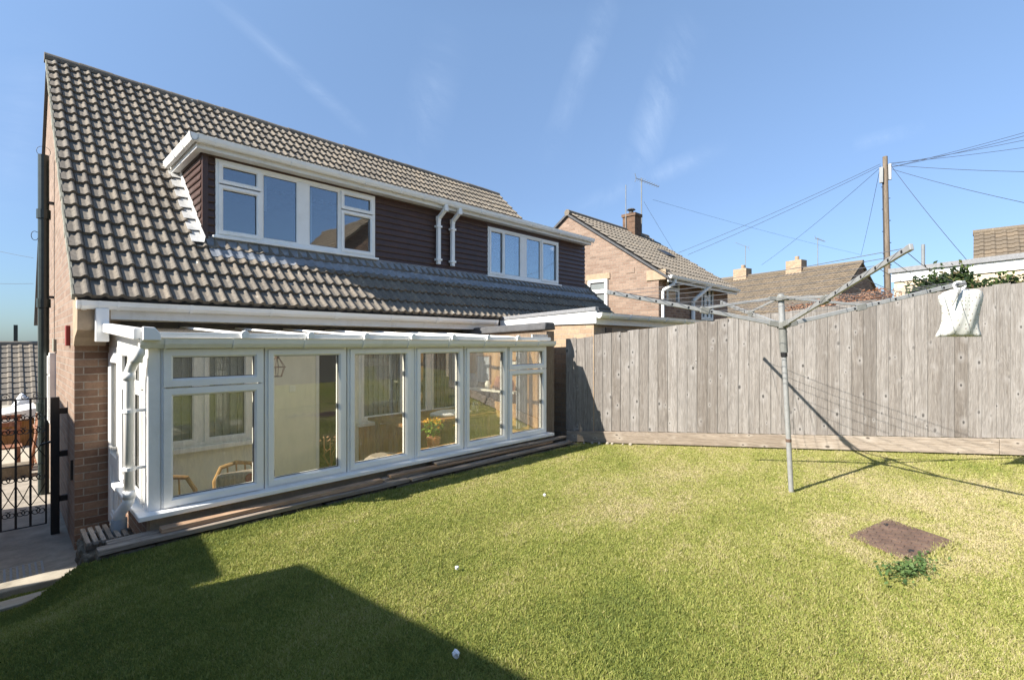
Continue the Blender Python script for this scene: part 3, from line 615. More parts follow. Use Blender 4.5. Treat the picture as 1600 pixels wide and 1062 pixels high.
for i, (ua, ub) in enumerate(edges):
    a0, a1 = cx(ua), cx(ub)
    if i in (0, 5):
        zt = -.335 if i == 0 else -.345
        cells = [(a0 + .012, a1 - .012, zt + .006, TZ - .012, .062), (a0 + .012, a1 - .012, SZ + .012, zt - .006, .062)]
        window(cons, ff, a0, a1, SZ, TZ, cells, 'glass', fw=.03)
    else:
        gm = 'glass_clear' if i == 1 else 'glass'
        window(cons, ff, a0, a1, SZ, TZ, [(a0 + .024, a1 - .024, SZ + .024, TZ - .024, .052)], gm, fw=.03)
MB().box(CX0 + .001, cx(252) - .002, YC + .002, YC + .12, SZ, TZ).build('corner_post', 'upvc', cons, .006)
for x0, x1 in ((cx(643) + .002, cx(648) - .002), (cx(853) + .002, CX1 - .012)): MB().box(x0, x1, YC + .004, YC + .1, SZ, TZ).build('mullion', 'upvc', cons, .006)
# front beam under the gutter, roof sheets and bars
MB().box(CX0 - .02, CX1, YC - .012, YC + .09, TZ + .001, .04).build('eaves_beam', 'upvc', cons, .004)
gutter('gutter', (CX0 - .06, YC - .014, .035), (1, 0, 0), 4.76, (0, -1, 0), cons, 'upvc_cream', joints=[(.03, .05), (.16, .02), (.62, .02), (1.2, .02), (1.78, .03), (2.30, .02), (2.85, .03), (3.4, .02), (3.95, .02), (4.4, .03)], w_=.085, h=.07)
zrf = lambda y: .075 + (.175 - .075) * (y - YC + .06) / (YW - .03 - YC + .06)
mb = MB(); y0, y1 = YC - .06, YW - .03
mb.hexa([(CX0 - .03, y0, zrf(y0)), (CX1, y0, zrf(y0)), (CX1, y1, zrf(y1)), (CX0 - .03, y1, zrf(y1))], [(CX0 - .03, y0, zrf(y0) - .016), (CX1, y0, zrf(y0) - .016), (CX1, y1, zrf(y1) - .016), (CX0 - .03, y1, zrf(y1) - .016)])
crf = mb.build('roof_sheet', 'polycarb', cons)
MB().box(CX0 - .03, CX1, y0 - .014, y0 - .001, zrf(y0) - .03, zrf(y0) + .012).build('sheet_trim', 'upvc', crf, .003)
for u in (382, 485, 572, 645, 708, 762, 809):
    x = xat(u, YC - .08)
    MB().hexa([(x - .028, y0, zrf(y0) + .001), (x + .028, y0, zrf(y0) + .001), (x + .02, y0, zrf(y0) + .018), (x - .02, y0, zrf(y0) + .018)], [(x - .028, y1, zrf(y1) + .001), (x + .028, y1, zrf(y1) + .001), (x + .02, y1, zrf(y1) + .018), (x - .02, y1, zrf(y1) + .018)]).build('roof_bar', 'upvc', crf)
    z = zrf(y0)
    MB().prism([(-.028, -.030), (.028, -.030), (.033, .008), (.019, .028), (0, .036), (-.019, .028), (-.033, .008)], lambda a, b_, d, x=x, z=z: (x + a, y0 - .016 - d, z + b_), 0, .03).build('end_cap', 'upvc', crf, .005)
# left verge of the roof with its box end
MB().hexa([(CX0 - .10, y0 - .03, zrf(y0) - .045), (CX0 - .031, y0 - .03, zrf(y0) - .045), (CX0 - .031, y0 - .03, zrf(y0) + .04), (CX0 - .10, y0 - .03, zrf(y0) + .04)], [(CX0 - .10, y1, zrf(y1) - .045), (CX0 - .031, y1, zrf(y1) - .045), (CX0 - .031, y1, zrf(y1) + .04), (CX0 - .10, y1, zrf(y1) + .04)]).build('roof_verge', 'upvc', crf, .01)
MB().prism([(-.05, -.05), (.06, -.05), (.055, .0), (.02, .045), (-.05, .05)], lambda a, b_, d: (CX0 + .0 + a, y0 - .032 - d, zrf(y0) + b_), 0, .05).build('end_cap', 'upvc', crf, .006)
MB().prism([(YC, TZ + .002), (YW - .03, TZ + .002), (YW - .03, zrf(YW) - .04), (YC, zrf(YC) - .04)], FX(CX0 + .005), 0, .05).build('gable_infill', 'upvc', cons)
# side: door and window
sf = FX(CX0)
dr = MB().ring(sf, 5.70, YW - .03, -1.80, TZ, .07, 0, .07, .01).build('door_frame', 'upvc', cons)
d_ = MB().ring(sf, 5.76, YW - .09, -1.77, TZ - .06, .10, -.012, .05, .012)
d_.prism([(5.82, -1.18), (YW - .15, -1.18), (YW - .15, -1.08), (5.82, -1.08)], sf, -.008, .045); d_.prism([(5.82, -1.70), (YW - .15, -1.70), (YW - .15, -1.18), (5.82, -1.18)], sf, .015, .03)
door = d_.build('door', 'upvc', cons)
MB().prism([(5.85, -1.09), (YW - .18, -1.09), (YW - .18, TZ - .15), (5.85, TZ - .15)], sf, .018, .024).build('pane', 'glass', door)
MB().bar((CX0 - .05, 5.80, -.96), (CX0 - .05, 5.93, -.96), .02, .02).box(CX0 - .05, CX0 - .013, 5.79, 5.81, -.97, -.95).build('handle', 'alu', door, .003)
MB().ring(sf, 5.93, 6.25, -1.66, -1.36, .02, -.006, .012, .004).build('cat_flap', 'upvc', door)
window(cons, sf, 4.62, 5.69, SZ, TZ, [(4.66, 5.15, SZ + .03, -.36, .05), (4.66, 5.15, -.35, TZ - .03, .05), (5.18, 5.65, SZ + .03, -.36, .05), (5.18, 5.65, -.35, TZ - .03, .05)], 'glass', fw=.035, posts=[(5.15, 5.18)])
# round rainwater pipe at the corner
px, py = .655, 4.60
mb = MB().tube([(px + .04, YC - .05, -.02), (px + .04, YC - .05, -.07), (px + .015, py - .04, -.15), (px, py, -.22), (px, py, -1.13)], .034, 14)
for z in (-.11, -.24, -1.12): mb.tube([(px + (.03 if z > -.2 else 0), py - (.09 if z > -.2 else 0), z - .03), (px + (.03 if z > -.2 else 0), py - (.09 if z > -.2 else 0), z + .03)], .039, 14)
mb.tube([(px, py, -1.13), (px - .005, py + .01, -1.18), (px - .025, py + .045, -1.225), (px - .045, py + .08, -1.27), (px - .048, py + .085, -1.33)], .037, 14)
rp = mb.build('rainwater_pipe', 'upvc', cons, smooth=True)
MB().tube([(px - .048, py + .085, -1.31), (px - .048, py + .085, -1.95)], .05, 14).build('drain_pipe', 'pipe', rp, smooth=True)
for z in (-.50, -.93): mb = MB().tube([(px, py, z - .012), (px, py, z + .012)], .041, 14); mb.bar((px + .03, py, z), (CX0 + .005, py, z), .02, .02); mb.build('pipe_clip', 'upvc', rp)
# right end: weathered post, capped party wall
MB().box(CX1 + .03, CX1 + .20, YC + .03, YW - .1, -1.42, .185).build('end_post', 'postwood', cons)
MB().box(CX1 + .201, CX1 + .30, YC + .12, YW - .1, -1.42, .13).build('end_wall', 'brick_rear', cons)
MB().hexa([(CX1 - .02, YC + .02, .20), (CX1 + .23, YC + .02, .20), (CX1 + .23, YW - .09, .14), (CX1 - .02, YW - .09, .14)], [(CX1 + .0, YC + .02, .31), (CX1 + .20, YC + .02, .31), (CX1 + .20, YW - .09, .25), (CX1 + .0, YW - .09, .25)]).build('lead_capping', 'lead_dark', cons, .02)
MB().box(CX1 - .30, CX1 + .028, YC + .005, YC + .03, .055, .13).build('flashing', 'lead_white', cons)
MB().box(CX1 - .05, CX1 - .005, YC + .13, YW - .04, -1.78, .05).build('panelled_end_wall', 'pine', cons)

# furniture and plants in the conservatory
def leafclump(mb, c, rx, ry, rz, n, ls, hollow=.3):
    for _ in range(n):
        while True:
            p = np.array([random.uniform(-1, 1) for _ in range(3)])
            if hollow < np.linalg.norm(p) < 1: break
        q = Vector((c[0] + p[0] * rx, c[1] + p[1] * ry, c[2] + p[2] * rz)); mb.rnd()
        a = Vector([random.gauss(0, 1) for _ in range(3)]).normalized(); b_ = a.orthogonal().normalized(); l = ls * random.uniform(.6, 1.3)
        mb.add([q, q + a * l * .5 + b_ * l * .28, q + a * l, q + a * l * .5 - b_ * l * .28], [(0, 1, 2, 3)])
    return mb
t_ = thing('dining_table', 'round-legged timber table inside the conservatory behind the fourth glazed bay', 'table', (4.3, 5.75, -1.78))
MB().box(3.55, 5.2, 5.35, 6.25, -1.07, -1.03).build('tabletop', 'oak', t_, .008)
for x in (3.65, 5.1):
    for y in (5.45, 6.15): MB().tube([(x, y, -1.78), (x, y, -1.07)], [.025, .035], 10).build('leg', 'oak', t_)
def chair(x, y, label, group):
    t = thing('wooden_chair', label, 'chair', (x, y, -1.78), group)
    MB().box(x - .22, x + .22, y - .21, y + .21, -1.56, -1.52).build('seat', 'pine', t, .01)
    for sx in (-1, 1):
        for sy in (-1, 1): MB().tube([(x + sx * .19, y + sy * .18, -1.78), (x + sx * .18, y + sy * .17, -1.56)], .018, 8).build('leg', 'pine', t)
    MB().tube([(x - .19, y + .19, -1.52), (x - .20, y + .22, -1.33), (x - .14, y + .24, -1.21), (x, y + .25, -1.18), (x + .14, y + .24, -1.21), (x + .20, y + .22, -1.33), (x + .19, y + .19, -1.52)], .02, 8).build('backrest', 'pine', t)
    for k in (-.08, 0, .08): MB().tube([(x + k, y + .20, -1.52), (x + k, y + .245, -1.19)], .008, 6).build('spindle', 'pine', t)
chair(1.02, 4.98, 'pale bentwood chair at the left end of the conservatory, beside the side door', 'chairs in the conservatory')
chair(1.62, 5.15, 'pale bentwood chair in the conservatory holding a red patterned cushion', 'chairs in the conservatory')
mb = MB(); mb.box(1.36, 1.86, 5.0, 5.14, -1.515, -1.20); c_ = mb.build('cushion', 'gravel', None, .04); tag(c_, 'tan cushion with a red spot leaning on a conservatory chair', 'cushion')
MB().tube([(1.62, 4.999, -1.26), (1.62, 4.985, -1.26)], .045, 14).build('red_spot', 'red', c_)
lx, ly = 2.05, 5.5
t_ = thing('pendant_lamp', 'small wire cage lamp hanging in the second conservatory bay', 'lamp', (lx, ly, -.02))
MB().tube([(lx, ly, .08), (lx, ly, -.10)], .004, 6).build('flex', 'iron', t_)
MB().tube([(lx, ly, -.08), (lx, ly, -.16)], [.02, .025], 10).build('lamp_holder', 'rust', t_)
mb = MB()
for k in range(6):
    q = k * math.pi / 3; mb.tube([(lx + r_ * math.cos(q), ly + r_ * math.sin(q), z) for r_, z in ((.022, -.15), (.085, -.25), (.05, -.35))], .004, 5)
mb.tube([(lx + .085 * math.cos(q), ly + .085 * math.sin(q), -.25) for q in np.linspace(0, 6.29, 19)], .004, 5); mb.tube([(lx + .05 * math.cos(q), ly + .05 * math.sin(q), -.35) for q in np.linspace(0, 6.29, 19)], .004, 5)
mb.build('wire_cage', 'rust', t_)
def potplant(x, y, z, label, fm, n, r_, h, name='potted_plant'):
    t = thing(name, label, 'plant', (x, y, z))
    MB().tube([(x, y, z), (x, y, z + .13)], [.06, .085], 14).build('pot', 'terracotta', t)
    mb = MB()
    for k in range(9): mb.tube([(x, y, z + .12), (x + random.uniform(-r_, r_) * .6, y + random.uniform(-r_, r_) * .6, z + .12 + h * .8)], .004, 5)
    mb.build('stem', 'plant', t); leafclump(MB(), (x, y, z + .14 + h * .5), r_, r_, h * .5, n, .05).build('leaves', 'plant', t, recalc=False)
    if fm: leafclump(MB(), (x, y, z + .14 + h * .75), r_, r_, h * .3, n // 2, .045).build('flowers', fm, t, recalc=False)
MB_sh = MB().box(3.0, 5.2, YC + .18, YC + .36, -1.27, -1.245); tag(MB_sh.build('window_shelf', 'pine', None, .004), 'narrow pine shelf behind the conservatory glass carrying the pot plants', 'shelf')
potplant(3.28, YC + .27, -1.245, 'bushy lime green pot plant behind the fourth conservatory bay', None, 150, .10, .16)
potplant(3.58, YC + .27, -1.245, 'yellow flowering pot plant beside the lime green one in the conservatory', 'flower', 160, .12, .22)
potplant(4.02, YC + .27, -1.245, 'small pot of mixed flowers behind the fifth conservatory bay', 'flower', 90, .10, .12)
mb = MB()
for k in range(5): mb.tube([(2.28, 4.72, SZ + .01), (2.28 + random.uniform(-.12, .05), 4.74, SZ + .15), (2.28 + random.uniform(-.14, .14), 4.75, SZ + random.uniform(.22, .34))], .004, 5)
leafclump(mb, (2.27, 4.74, SZ + .26), .12, .04, .08, 22, .03, 0); tag(mb.build('dried_plant', 'dry', None, recalc=False), 'spindly dried plant on the sill of the second conservatory bay', 'plant')
t_ = thing('wall_shelf', 'pale shelf with small ornaments at the right end of the conservatory', 'shelf', (5.2, 5.4, -.75))
MB().box(5.10, 5.308, 4.9, 6.2, -.72, -.69).build('board', 'cream', t_)
for y, r_, h in ((5.05, .05, .16), (5.3, .07, .2), (5.55, .04, .12), (5.9, .08, .22)): tag(MB().tube([(5.2, y, -.689), (5.2, y, -.689 + h * .6), (5.2, y, -.689 + h)], [r_, r_ * 1.1, r_ * .6], 12).build('ornament', random.choice(['terracotta', 'pipe', 'cream']), None), 'small pot shaped ornament on the conservatory wall shelf', 'ornament', 'ornaments on the conservatory shelf')

def picture(y, z, w_, h_, mat, label):
    f_ = MB().ring(FX(CX1 - .075), y - w_, y + w_, z - h_, z + h_, .02, 0, .022, .004).build('picture_frame', 'oak', None); MB().box(CX1 - .062, CX1 - .056, y - w_ + .018, y + w_ - .018, z - h_ + .018, z + h_ - .018).build('picture', mat, f_); tag(f_, label, 'picture')
picture(5.75, -.40, .16, .22, 'blind', 'grey framed picture on the pine wall at the right end of the conservatory'); picture(5.15, -.35, .13, .11, 'cream', 'small pale framed picture on the pine wall nearest the glass')
mb = MB(); cl_ = [(4.55 + .34 * math.cos(q) * (1 + .08 * math.sin(5 * q)), 5.62 + .22 * math.sin(q) * (1 + .1 * math.cos(4 * q))) for q in np.linspace(0, 6.283, 30)[:-1]]
mb.prism(cl_, lambda a, b_, d: (a, b_, -1.029 + d), 0, .05); tag(mb.build('folded_cloth', 'curtain', None, .02), 'crumpled white cloth lying on the conservatory table', 'cloth')
curtain(5.06, 5.28, YC + .30, -1.2, -.08, 4, .02, None, 'blind', 'hanging_fabric'); tag(bpy.data.objects['hanging_fabric'], 'grey fabric hanging behind the last conservatory window', 'fabric')
tag(MB().tube([(4.85, 5.45, -1.029), (4.85, 5.45, -.90), (4.85, 5.45, -.84)], [.05, .06, .035], 14).build('vase', 'glass_far', None), 'small glass vase on the conservatory table', 'vase')
tag(MB().box(2.55, 2.63, IY - .03, IY - .021, -.62, -.54).build('light_switch', 'upvc', None, .004), 'white light switch on the cream wall behind the second bay', 'switch')
c2 = MB().tube([(3.0, 4.95, -1.78), (3.0, 4.95, -1.30), (3.0, 4.95, -1.26)], [.17, .20, .14], 18).build('wicker_basket', 'gravel', None); tag(c2, 'tan wicker basket on the floor behind the third conservatory bay', 'basket')

# ------------------------------------------------------------------ planks and stones along the conservatory
st = MB()
x = .44
while x < 5.75:
    L = random.uniform(.25, .6); st.rnd(); e = random.uniform(0, .03)
    st.box(x, min(x + L, 5.8) - .012, YC - .23 + e, YC - .03, -1.85, -1.425 + random.uniform(-.012, .0)); x += L
def roughen(o, lv=3, amt=.04):
    bs = o.modifiers.new('sub', 'SUBSURF'); bs.subdivision_type = 'SIMPLE'; bs.levels = bs.render_levels = lv
    dm = o.modifiers.new('rough', 'DISPLACE'); dm.texture = dt; dm.strength = amt; dm.texture_coords = 'GLOBAL'; return o
dt = bpy.data.textures.new('rubble', 'CLOUDS'); dt.noise_scale = .06
led = tag(st.build('stone_ledge', 'stone', None, .015), 'low dark rubble ledge under the planks along the conservatory', 'ledge')
roughen(led)
def plank(p, q, wd, th, label, mat='plank'):
    mb = MB().rnd(); p, q = Vector(p), Vector(q); d = (q - p).normalized(); a = Vector((0, 0, 1)).cross(d).normalized(); n = 14; L = (q - p).length
    for k in range(n):
        t0, t1 = k / n, (k + 1) / n
        A = []; 
        for t in (t0, t1):
            e = .006 * math.sin(t * 9 + p.x * 5) if 0 < t < 1 else .01 * (1 if t else -1); c = p + d * (L * t)
            A.append([c + a * (-wd / 2 + e) , c + a * (wd / 2), c + a * (wd / 2) + Vector((0, 0, th + .002 * math.sin(t * 23))), c + a * (-wd / 2 + e * .4) + Vector((0, 0, th))])
        b0 = len(mb.v); mb.v += [tuple(x) for l in A for x in l]
        fs = [(0, 1, 5, 4), (1, 2, 6, 5), (2, 3, 7, 6), (3, 0, 4, 7)] + ([(0, 3, 2, 1)] if k == 0 else []) + ([(4, 5, 6, 7)] if k == n - 1 else [])
        for f in fs:
            uvs = []
            for i in f: t = t0 if i < 4 else t1; uvs.append(((i % 4) * wd * .5, L * t))
            mb.f.append(tuple(b0 + i for i in f)); mb.r.append(mb.cur); mb.uv.append(uvs)
    bmn = mb
    o = mb.build('plank', mat, None, .004); return tag(o, label, 'plank', 'loose planks along the conservatory')
zp = -1.412
plank((.44, YC - .20, zp), (2.9, YC - .20, zp), .09, .035, 'long grey plank on the outer edge of the ledge, from its left end')
plank((.50, YC - .105, zp + .004), (2.75, YC - .10, zp + .004), .085, .034, 'grey plank lying behind the long outer one at the left end of the ledge')
plank((2.92, YC - .20, zp), (5.66, YC - .19, zp), .09, .03, 'weathered outer plank at the lawn edge, right half of the ledge')
plank((.80, YC - .15, zp + .036), (2.62, YC - .15, zp + .038), .085, .034, 'split reddish plank on top of the grey ones below the second bay', 'plank_warm')
plank((2.65, YC - .12, zp + .033), (3.5, YC - .10, zp + .033), .08, .026, 'short grey plank end under the fourth bay of the conservatory')
plank((2.72, YC - .13, zp + .060), (5.3, YC - .13, zp + .042), .075, .026, 'brown plank lying on the short grey one below the right bays', 'plank_warm')
plank((3.3, YC - .11, zp + .088), (5.62, YC - .12, zp + .072), .085, .020, 'topmost pale plank just under the sill at the right end', 'plank')
t_ = thing('slatted_step', 'small weathered slatted duckboard at the left end of the planks, by the side door', 'duckboard', (.42, 4.8, -1.5))
for k in range(6): MB().rnd().box(.40 + k * .042, .40 + k * .042 + .026, YC - .02, 4.86, -1.40, -1.378).build('slat', 'plank', t_)
for y in (YC + .02, 4.78): MB().box(.40, .65, y, y + .05, -1.44, -1.401).build('bearer', 'plank', t_)
roughen(MB().box(.38, .70, YC - .10, 4.88, -2.03, -1.441).build('base_block', 'stone', t_, .03), 5, .06)
st2 = MB().box(.36, .745, 4.9, 5.55, -2.06, -1.93); tag(st2.build('door_step', 'stone', None, .02), 'low dark step in front of the conservatory side door', 'step')

# ------------------------------------------------------------------ flat roofed extension on the right
EX, EYF = 5.98, 4.13
ext = thing('flat_roof_extension', 'buff brick flat-roofed extension with bright white fascia behind the fence', 'extension', (EX, EYF, -1.9))
mb = MB().box(EX, EX + .22, EYF, YW - .01, -1.9, .30); mb.box(EX + .221, 11.0, EYF, EYF + .2, -1.9, .29); mb.build('wall', 'brick_buff', ext)
MB().hexa([(EX - .03, EYF - .06, .295), (EX - .002, EYF - .06, .295), (EX - .002, YW - .42, .30), (EX - .03, YW - .42, .30)], [(EX - .03, EYF - .06, .475), (EX - .002, EYF - .06, .475), (EX - .002, YW - .42, .40), (EX - .03, YW - .42, .40)]).build('side_fascia', 'paint', ext)
MB().hexa([(EX - .045, EYF - .06, .477), (EX + .06, EYF - .06, .477), (EX + .06, YW - .42, .402), (EX - .045, YW - .42, .402)], [(EX - .045, EYF - .06, .535), (EX + .04, EYF - .06, .535), (EX + .04, YW - .42, .46), (EX - .045, YW - .42, .46)]).build('felt_edge', 'felt', ext, .008)
MB().hexa([(EX + .061, EYF - .05, .43), (11.1, EYF - .05, .43), (11.1, YW + .2, .40), (EX + .061, YW - .42, .40)], [(EX + .061, EYF - .05, .46), (11.1, EYF - .05, .46), (11.1, YW + .2, .43), (EX + .061, YW - .42, .43)]).build('flat_roof', 'lead_dark', ext)
MB().box(EX, 11.0, EYF - .05, EYF - .025, .28, .43).build('front_fascia', 'upvc_cream', ext, .003)
gutter('gutter', (EX - .02, EYF - .052, .445), (1, 0, 0), 5.0, (0, -1, 0), ext, joints=[(.25, .02), (.8, .02), (1.4, .02), (2.0, .02), (2.7, .02)])
MB().box(EX + .30, EX + .46, EYF - .012, EYF - .001, .12, .24).build('air_brick', 'iron', ext)

# ------------------------------------------------------------------ fence
F0, F1 = Vector((5.838, 4.485, 0)), Vector((8.006, -.285, 0)); fd = (F1 - F0).normalized(); FL = (F1 - F0).length
fnrm = Vector((fd.y, -fd.x, 0)); fnrm = fnrm if fnrm.dot(Vector((-1, 0, 0))) > 0 else -fnrm
fz = lambda t, a, b_: a + (b_ - a) * t / FL
FP = lambda t, n, z: tuple(F0 + fd * t + fnrm * n + Vector((0, 0, z)))
fence = thing('timber_fence', 'tall weathered grey close-boarded fence along the right of the lawn', 'fence', (F0.x, F0.y, -1.45))
bw = .128; nb = int((FL + 1.6) / bw) + 1; sect = [0, 22, 48]
cur = None; t0 = -.03
def fence_boards(k0, k1):
    mb = MB()
    for k in range(k0, k1):
        t = -.03 + k * bw; mb.rnd(); top = fz(t, .075, .70) + random.uniform(-.014, .014); bot = fz(t, -1.275, -1.06); tilt = random.uniform(-.003, .003)
        a, b_ = t - .006, t + bw + .024 ; e0, e1 = .004 + random.uniform(0, .002), .012 + random.uniform(0, .003)
        pts = [(a, e0), (b_, e1), (b_, e1 - .014), (a, e0 - .006)]
        v = [FP(q + tilt, n, bot) for q, n in pts] + [FP(q - tilt, n, top + .12 * (q - t)) for q, n in pts]
        f = [(0, 1, 5, 4), (1, 2, 6, 5), (2, 3, 7, 6), (3, 0, 4, 7), (4, 5, 6, 7), (3, 2, 1, 0)]
        uvs = [[(pts[i % 4][0], bot if i < 4 else top) for i in q] for q in f]
        mb.add(v, f, uvs)
    return mb.build('board_panel', 'fence', fence, recalc=True)
for k0, k1 in ((0, 14), (14, 27), (27, nb)): fence_boards(k0, k1)
def gboard(t0, t1):
    mb = MB().rnd(); n = 8
    for k in range(n):
        a, b_ = t0 + (t1 - t0) * k / n, t0 + (t1 - t0) * (k + 1) / n
        A = [(x, nn_, z(x)) for x in (a, b_) for nn_, z in ((.014, lambda x: fz(x, -1.44, -1.245)), (.046, lambda x: fz(x, -1.44, -1.245)), (.046, lambda x: fz(x, -1.283, -1.068)), (.014, lambda x: fz(x, -1.283, -1.068)))]
        f = [(0, 1, 5, 4), (1, 2, 6, 5), (2, 3, 7, 6), (3, 0, 4, 7)] + ([(0, 3, 2, 1)] if k == 0 else []) + ([(4, 5, 6, 7)] if k == n - 1 else [])
        mb.add([FP(*p) for p in A], f, [[(A[i][1] if q in (0, 2) else A[i][2], A[i][0]) for i in q_] for q, q_ in enumerate(f)])
    mb.build('gravel_board', 'gravel', fence, .003)
gboard(-.02, 2.86); gboard(2.866, 5.0); gboard(5.006, FL + 1.6)
for t in (.02, 2.4, 4.8, 6.5): MB().hexa([FP(t, -.09, -1.5), FP(t + .09, -.09, -1.5), FP(t + .09, -.012, -1.5), FP(t, -.012, -1.5)], [FP(t, -.09, fz(t, 0.02, .65)), FP(t + .09, -.09, fz(t, .02, .65)), FP(t + .09, -.012, fz(t, .02, .65)), FP(t, -.012, fz(t, .02, .65))]).build('post', 'postwood', fence)
for z0, z1 in ((-1.0, -.85), (-.45, -.2), (-.05, .5)): MB().hexa([FP(0, -.07, z0), FP(FL + 1.5, -.07, z1), FP(FL + 1.5, -.012, z1), FP(0, -.012, z0)], [FP(0, -.07, z0 + .08), FP(FL + 1.5, -.07, z1 + .08), FP(FL + 1.5, -.012, z1 + .08), FP(0, -.012, z0 + .08)]).build('rail', 'postwood', fence)
for k in range(7):
    t = .25 + k * .11 + random.uniform(-.03, .03); p = Vector(FP(t, .09 + random.uniform(0, .05), 0)); r_ = random.uniform(.012, .028)
    bm = bmesh.new(); bmesh.ops.create_icosphere(bm, subdivisions=2, radius=r_)
    for v_ in bm.verts: v_.co *= random.uniform(.8, 1.15)
    me = bpy.data.meshes.new('pebble'); bm.to_mesh(me); bm.free(); me.materials.append(M['kerb']); o = bpy.data.objects.new('pebble', me); COL.objects.link(o); o.location = (p.x, p.y, lawn_z(p.x, p.y) + .012)
    tag(o, 'pale pebble lying at the foot of the fence by the house', 'pebble', 'pebbles at the foot of the fence')

# ------------------------------------------------------------------ rotary airer
AB = Vector((4.916, 1.269, -1.40)); AT = Vector((4.848, 1.339, .435)); ah = AB.lerp(AT, .855)
air = thing('rotary_airer', 'grey metal rotary washing line standing on the lawn in front of the fence', 'airer', (AB.x, AB.y, -1.33))
ax_ = (AT - AB).normalized()
pl = MB().tube([AB, AB.lerp(AT, .81)], .0215, 16).tube([AB.lerp(AT, .78), AT], .026, 16).build('pole', 'alu', air, smooth=False)
MB().tube([AB.lerp(AT, .72), AB.lerp(AT, .84)], .033, 16).build('sleeve', 'alu_dark', pl)
MB().tube([AB.lerp(AT, .285), AB.lerp(AT, .30)], .024, 16).build('rust_band', 'rust', pl)
MB().tube([AB.lerp(AT, .70), AB.lerp(AT, .725)], .028, 12).build('clip', 'iron', pl)
mb = MB().tube([ah - ax_ * .03, ah + ax_ * .03], .045, 16)
mt = MB().tube([AT - ax_ * .05, AT - ax_ * .012], .05, 16).tube([AT - ax_ * .012, AT + ax_ * .012], [.035, .02], 14)
ends = []; TH = R(40)
for k, (r_, h) in enumerate(((1.55, .33), (1.55, .305), (1.56, .39), (1.53, .362))):
    q = TH + k * math.pi / 2; d = Vector((math.cos(q), math.sin(q), 0)); ends.append((d, ah + d * r_ + Vector((0, 0, h))))
    mb.bar(ah + d * .02, ah + d * .12 + Vector((0, 0, .02)), .04, .05); mt.bar(AT - ax_ * .03 + d * .02, AT - ax_ * .03 + d * .11, .03, .035)
mb.build('lower_hub', 'alu_dark', air, .004); mt.build('top_hub', 'alu_dark', air, .004)
for d, e in ends:
    h0 = ah + d * .10 + Vector((0, 0, .018)); ar = MB().bar(h0, e, .020, .036).build('arm', 'alu', air, .004)
    mid = h0.lerp(e, .40)
    MB().bar(AT - ax_ * .03 + d * .09, mid + Vector((0, 0, .02)), .012, .022).build('strut', 'alu', ar, .003)
    MB().bar(mid - (e - h0).normalized() * .04, mid + (e - h0).normalized() * .04, .034, .058).build('strut_bracket', 'alu_dark', ar, .004)
    MB().bar(e - (e - h0).normalized() * .03, e + (e - h0).normalized() * .01, .024, .040).build('end_cap', 'alu', ar, .004)
    mc = MB()
    for f_ in (.36, .5, .6, .7, .8, .88, .96): c = h0.lerp(e, f_); mc.bar(c - (e - h0).normalized() * .008, c + (e - h0).normalized() * .007, .023, .018)
    mc.build('line_clip', 'iron', ar)
mb = MB()
for f_ in (.36, .5, .6, .7, .8, .88, .96):
    for k in range(4):
        p = ah.lerp(ends[k][1], f_) + Vector((0, 0, .02)); q = ah.lerp(ends[(k + 1) % 4][1], f_) + Vector((0, 0, .02)); sag = .035 * f_
        mb.tube([p.lerp(q, t) - Vector((0, 0, 4 * sag * t * (1 - t))) for t in (0, .25, .5, .75, 1)], .0022, 5)
mb.build('washing_line', 'line', air)
# peg bag at the end of the right-hand arm
bp = ends[3][1].copy(); Rv = Vector((_s, -_c, 0)); Fv = Vector((_c, _s, 0))
bd = (bp.x * _c + bp.y * _s); sc = bd / 770
def bagp(u, v, dd=0): return tuple(Rv * ((u - 800) * sc) + Fv * (bd + dd) + Vector((0, 0, (537 - v) * sc)))
t_ = thing('peg_bag', 'white dotted cotton peg bag hanging from the tip of the airer arm', 'peg bag', bagp(1501, 527))
outl = [(1468, 466, 1478, 455), (0, 0, 0, 0)]
rows = [(452, 1487, 1527), (456, 1476, 1534), (462, 1468, 1536), (470, 1468, 1535), (480, 1472, 1532), (492, 1473, 1529), (504, 1472, 1527), (514, 1468, 1528), (521, 1464, 1530), (526, 1461, 1531)]
mb = MB(); nc = 14; V1 = []; V2 = []
for i, (v_, u0, u1) in enumerate(rows):
    for k in range(nc + 1):
        s_ = k / nc; u = u0 + (u1 - u0) * s_; bulge = (.012 + .05 * math.sin(math.pi * s_) * math.sin(math.pi * min(1, (i + .6) / 9.6)) ) + .006 * math.sin(s_ * 16 + i * .5)
        V1.append(bagp(u, v_, -bulge)); V2.append(bagp(u, v_, bulge * .8))
n = nc + 1; nr = len(rows); f = []; uvs = []
for base in (0, nr * n):
    for i in range(nr - 1):
        for k in range(nc): f.append((base + i * n + k, base + i * n + k + 1, base + (i + 1) * n + k + 1, base + (i + 1) * n + k)); uvs.append([(kk / nc * .37 + base, -ii * .052) for ii, kk in ((i, k), (i, k + 1), (i + 1, k + 1), (i + 1, k))])
for i in range(nr - 1):
    for k in (0, nc): f.append((i * n + k, (i + 1) * n + k, nr * n + (i + 1) * n + k, nr * n + i * n + k)); uvs.append([(0, 0), (0, .05), (.01, .05), (.01, 0)])
for i in (0, nr - 1):
    for k in range(nc): f.append((i * n + k, i * n + k + 1, nr * n + i * n + k + 1, nr * n + i * n + k)); uvs.append([(0, 0), (.02, 0), (.02, .01), (0, .01)])
mb.add(V1 + V2, f, uvs); mb.build('bag', 'bag', t_, smooth=True)
mb = MB().tube([bagp(1499 + 9 * math.cos(q), 446 + 5.5 * math.sin(q), 0) for q in np.linspace(0, 6.3, 20)], .011, 8); mb.build('hook', 'white', t_, smooth=True)
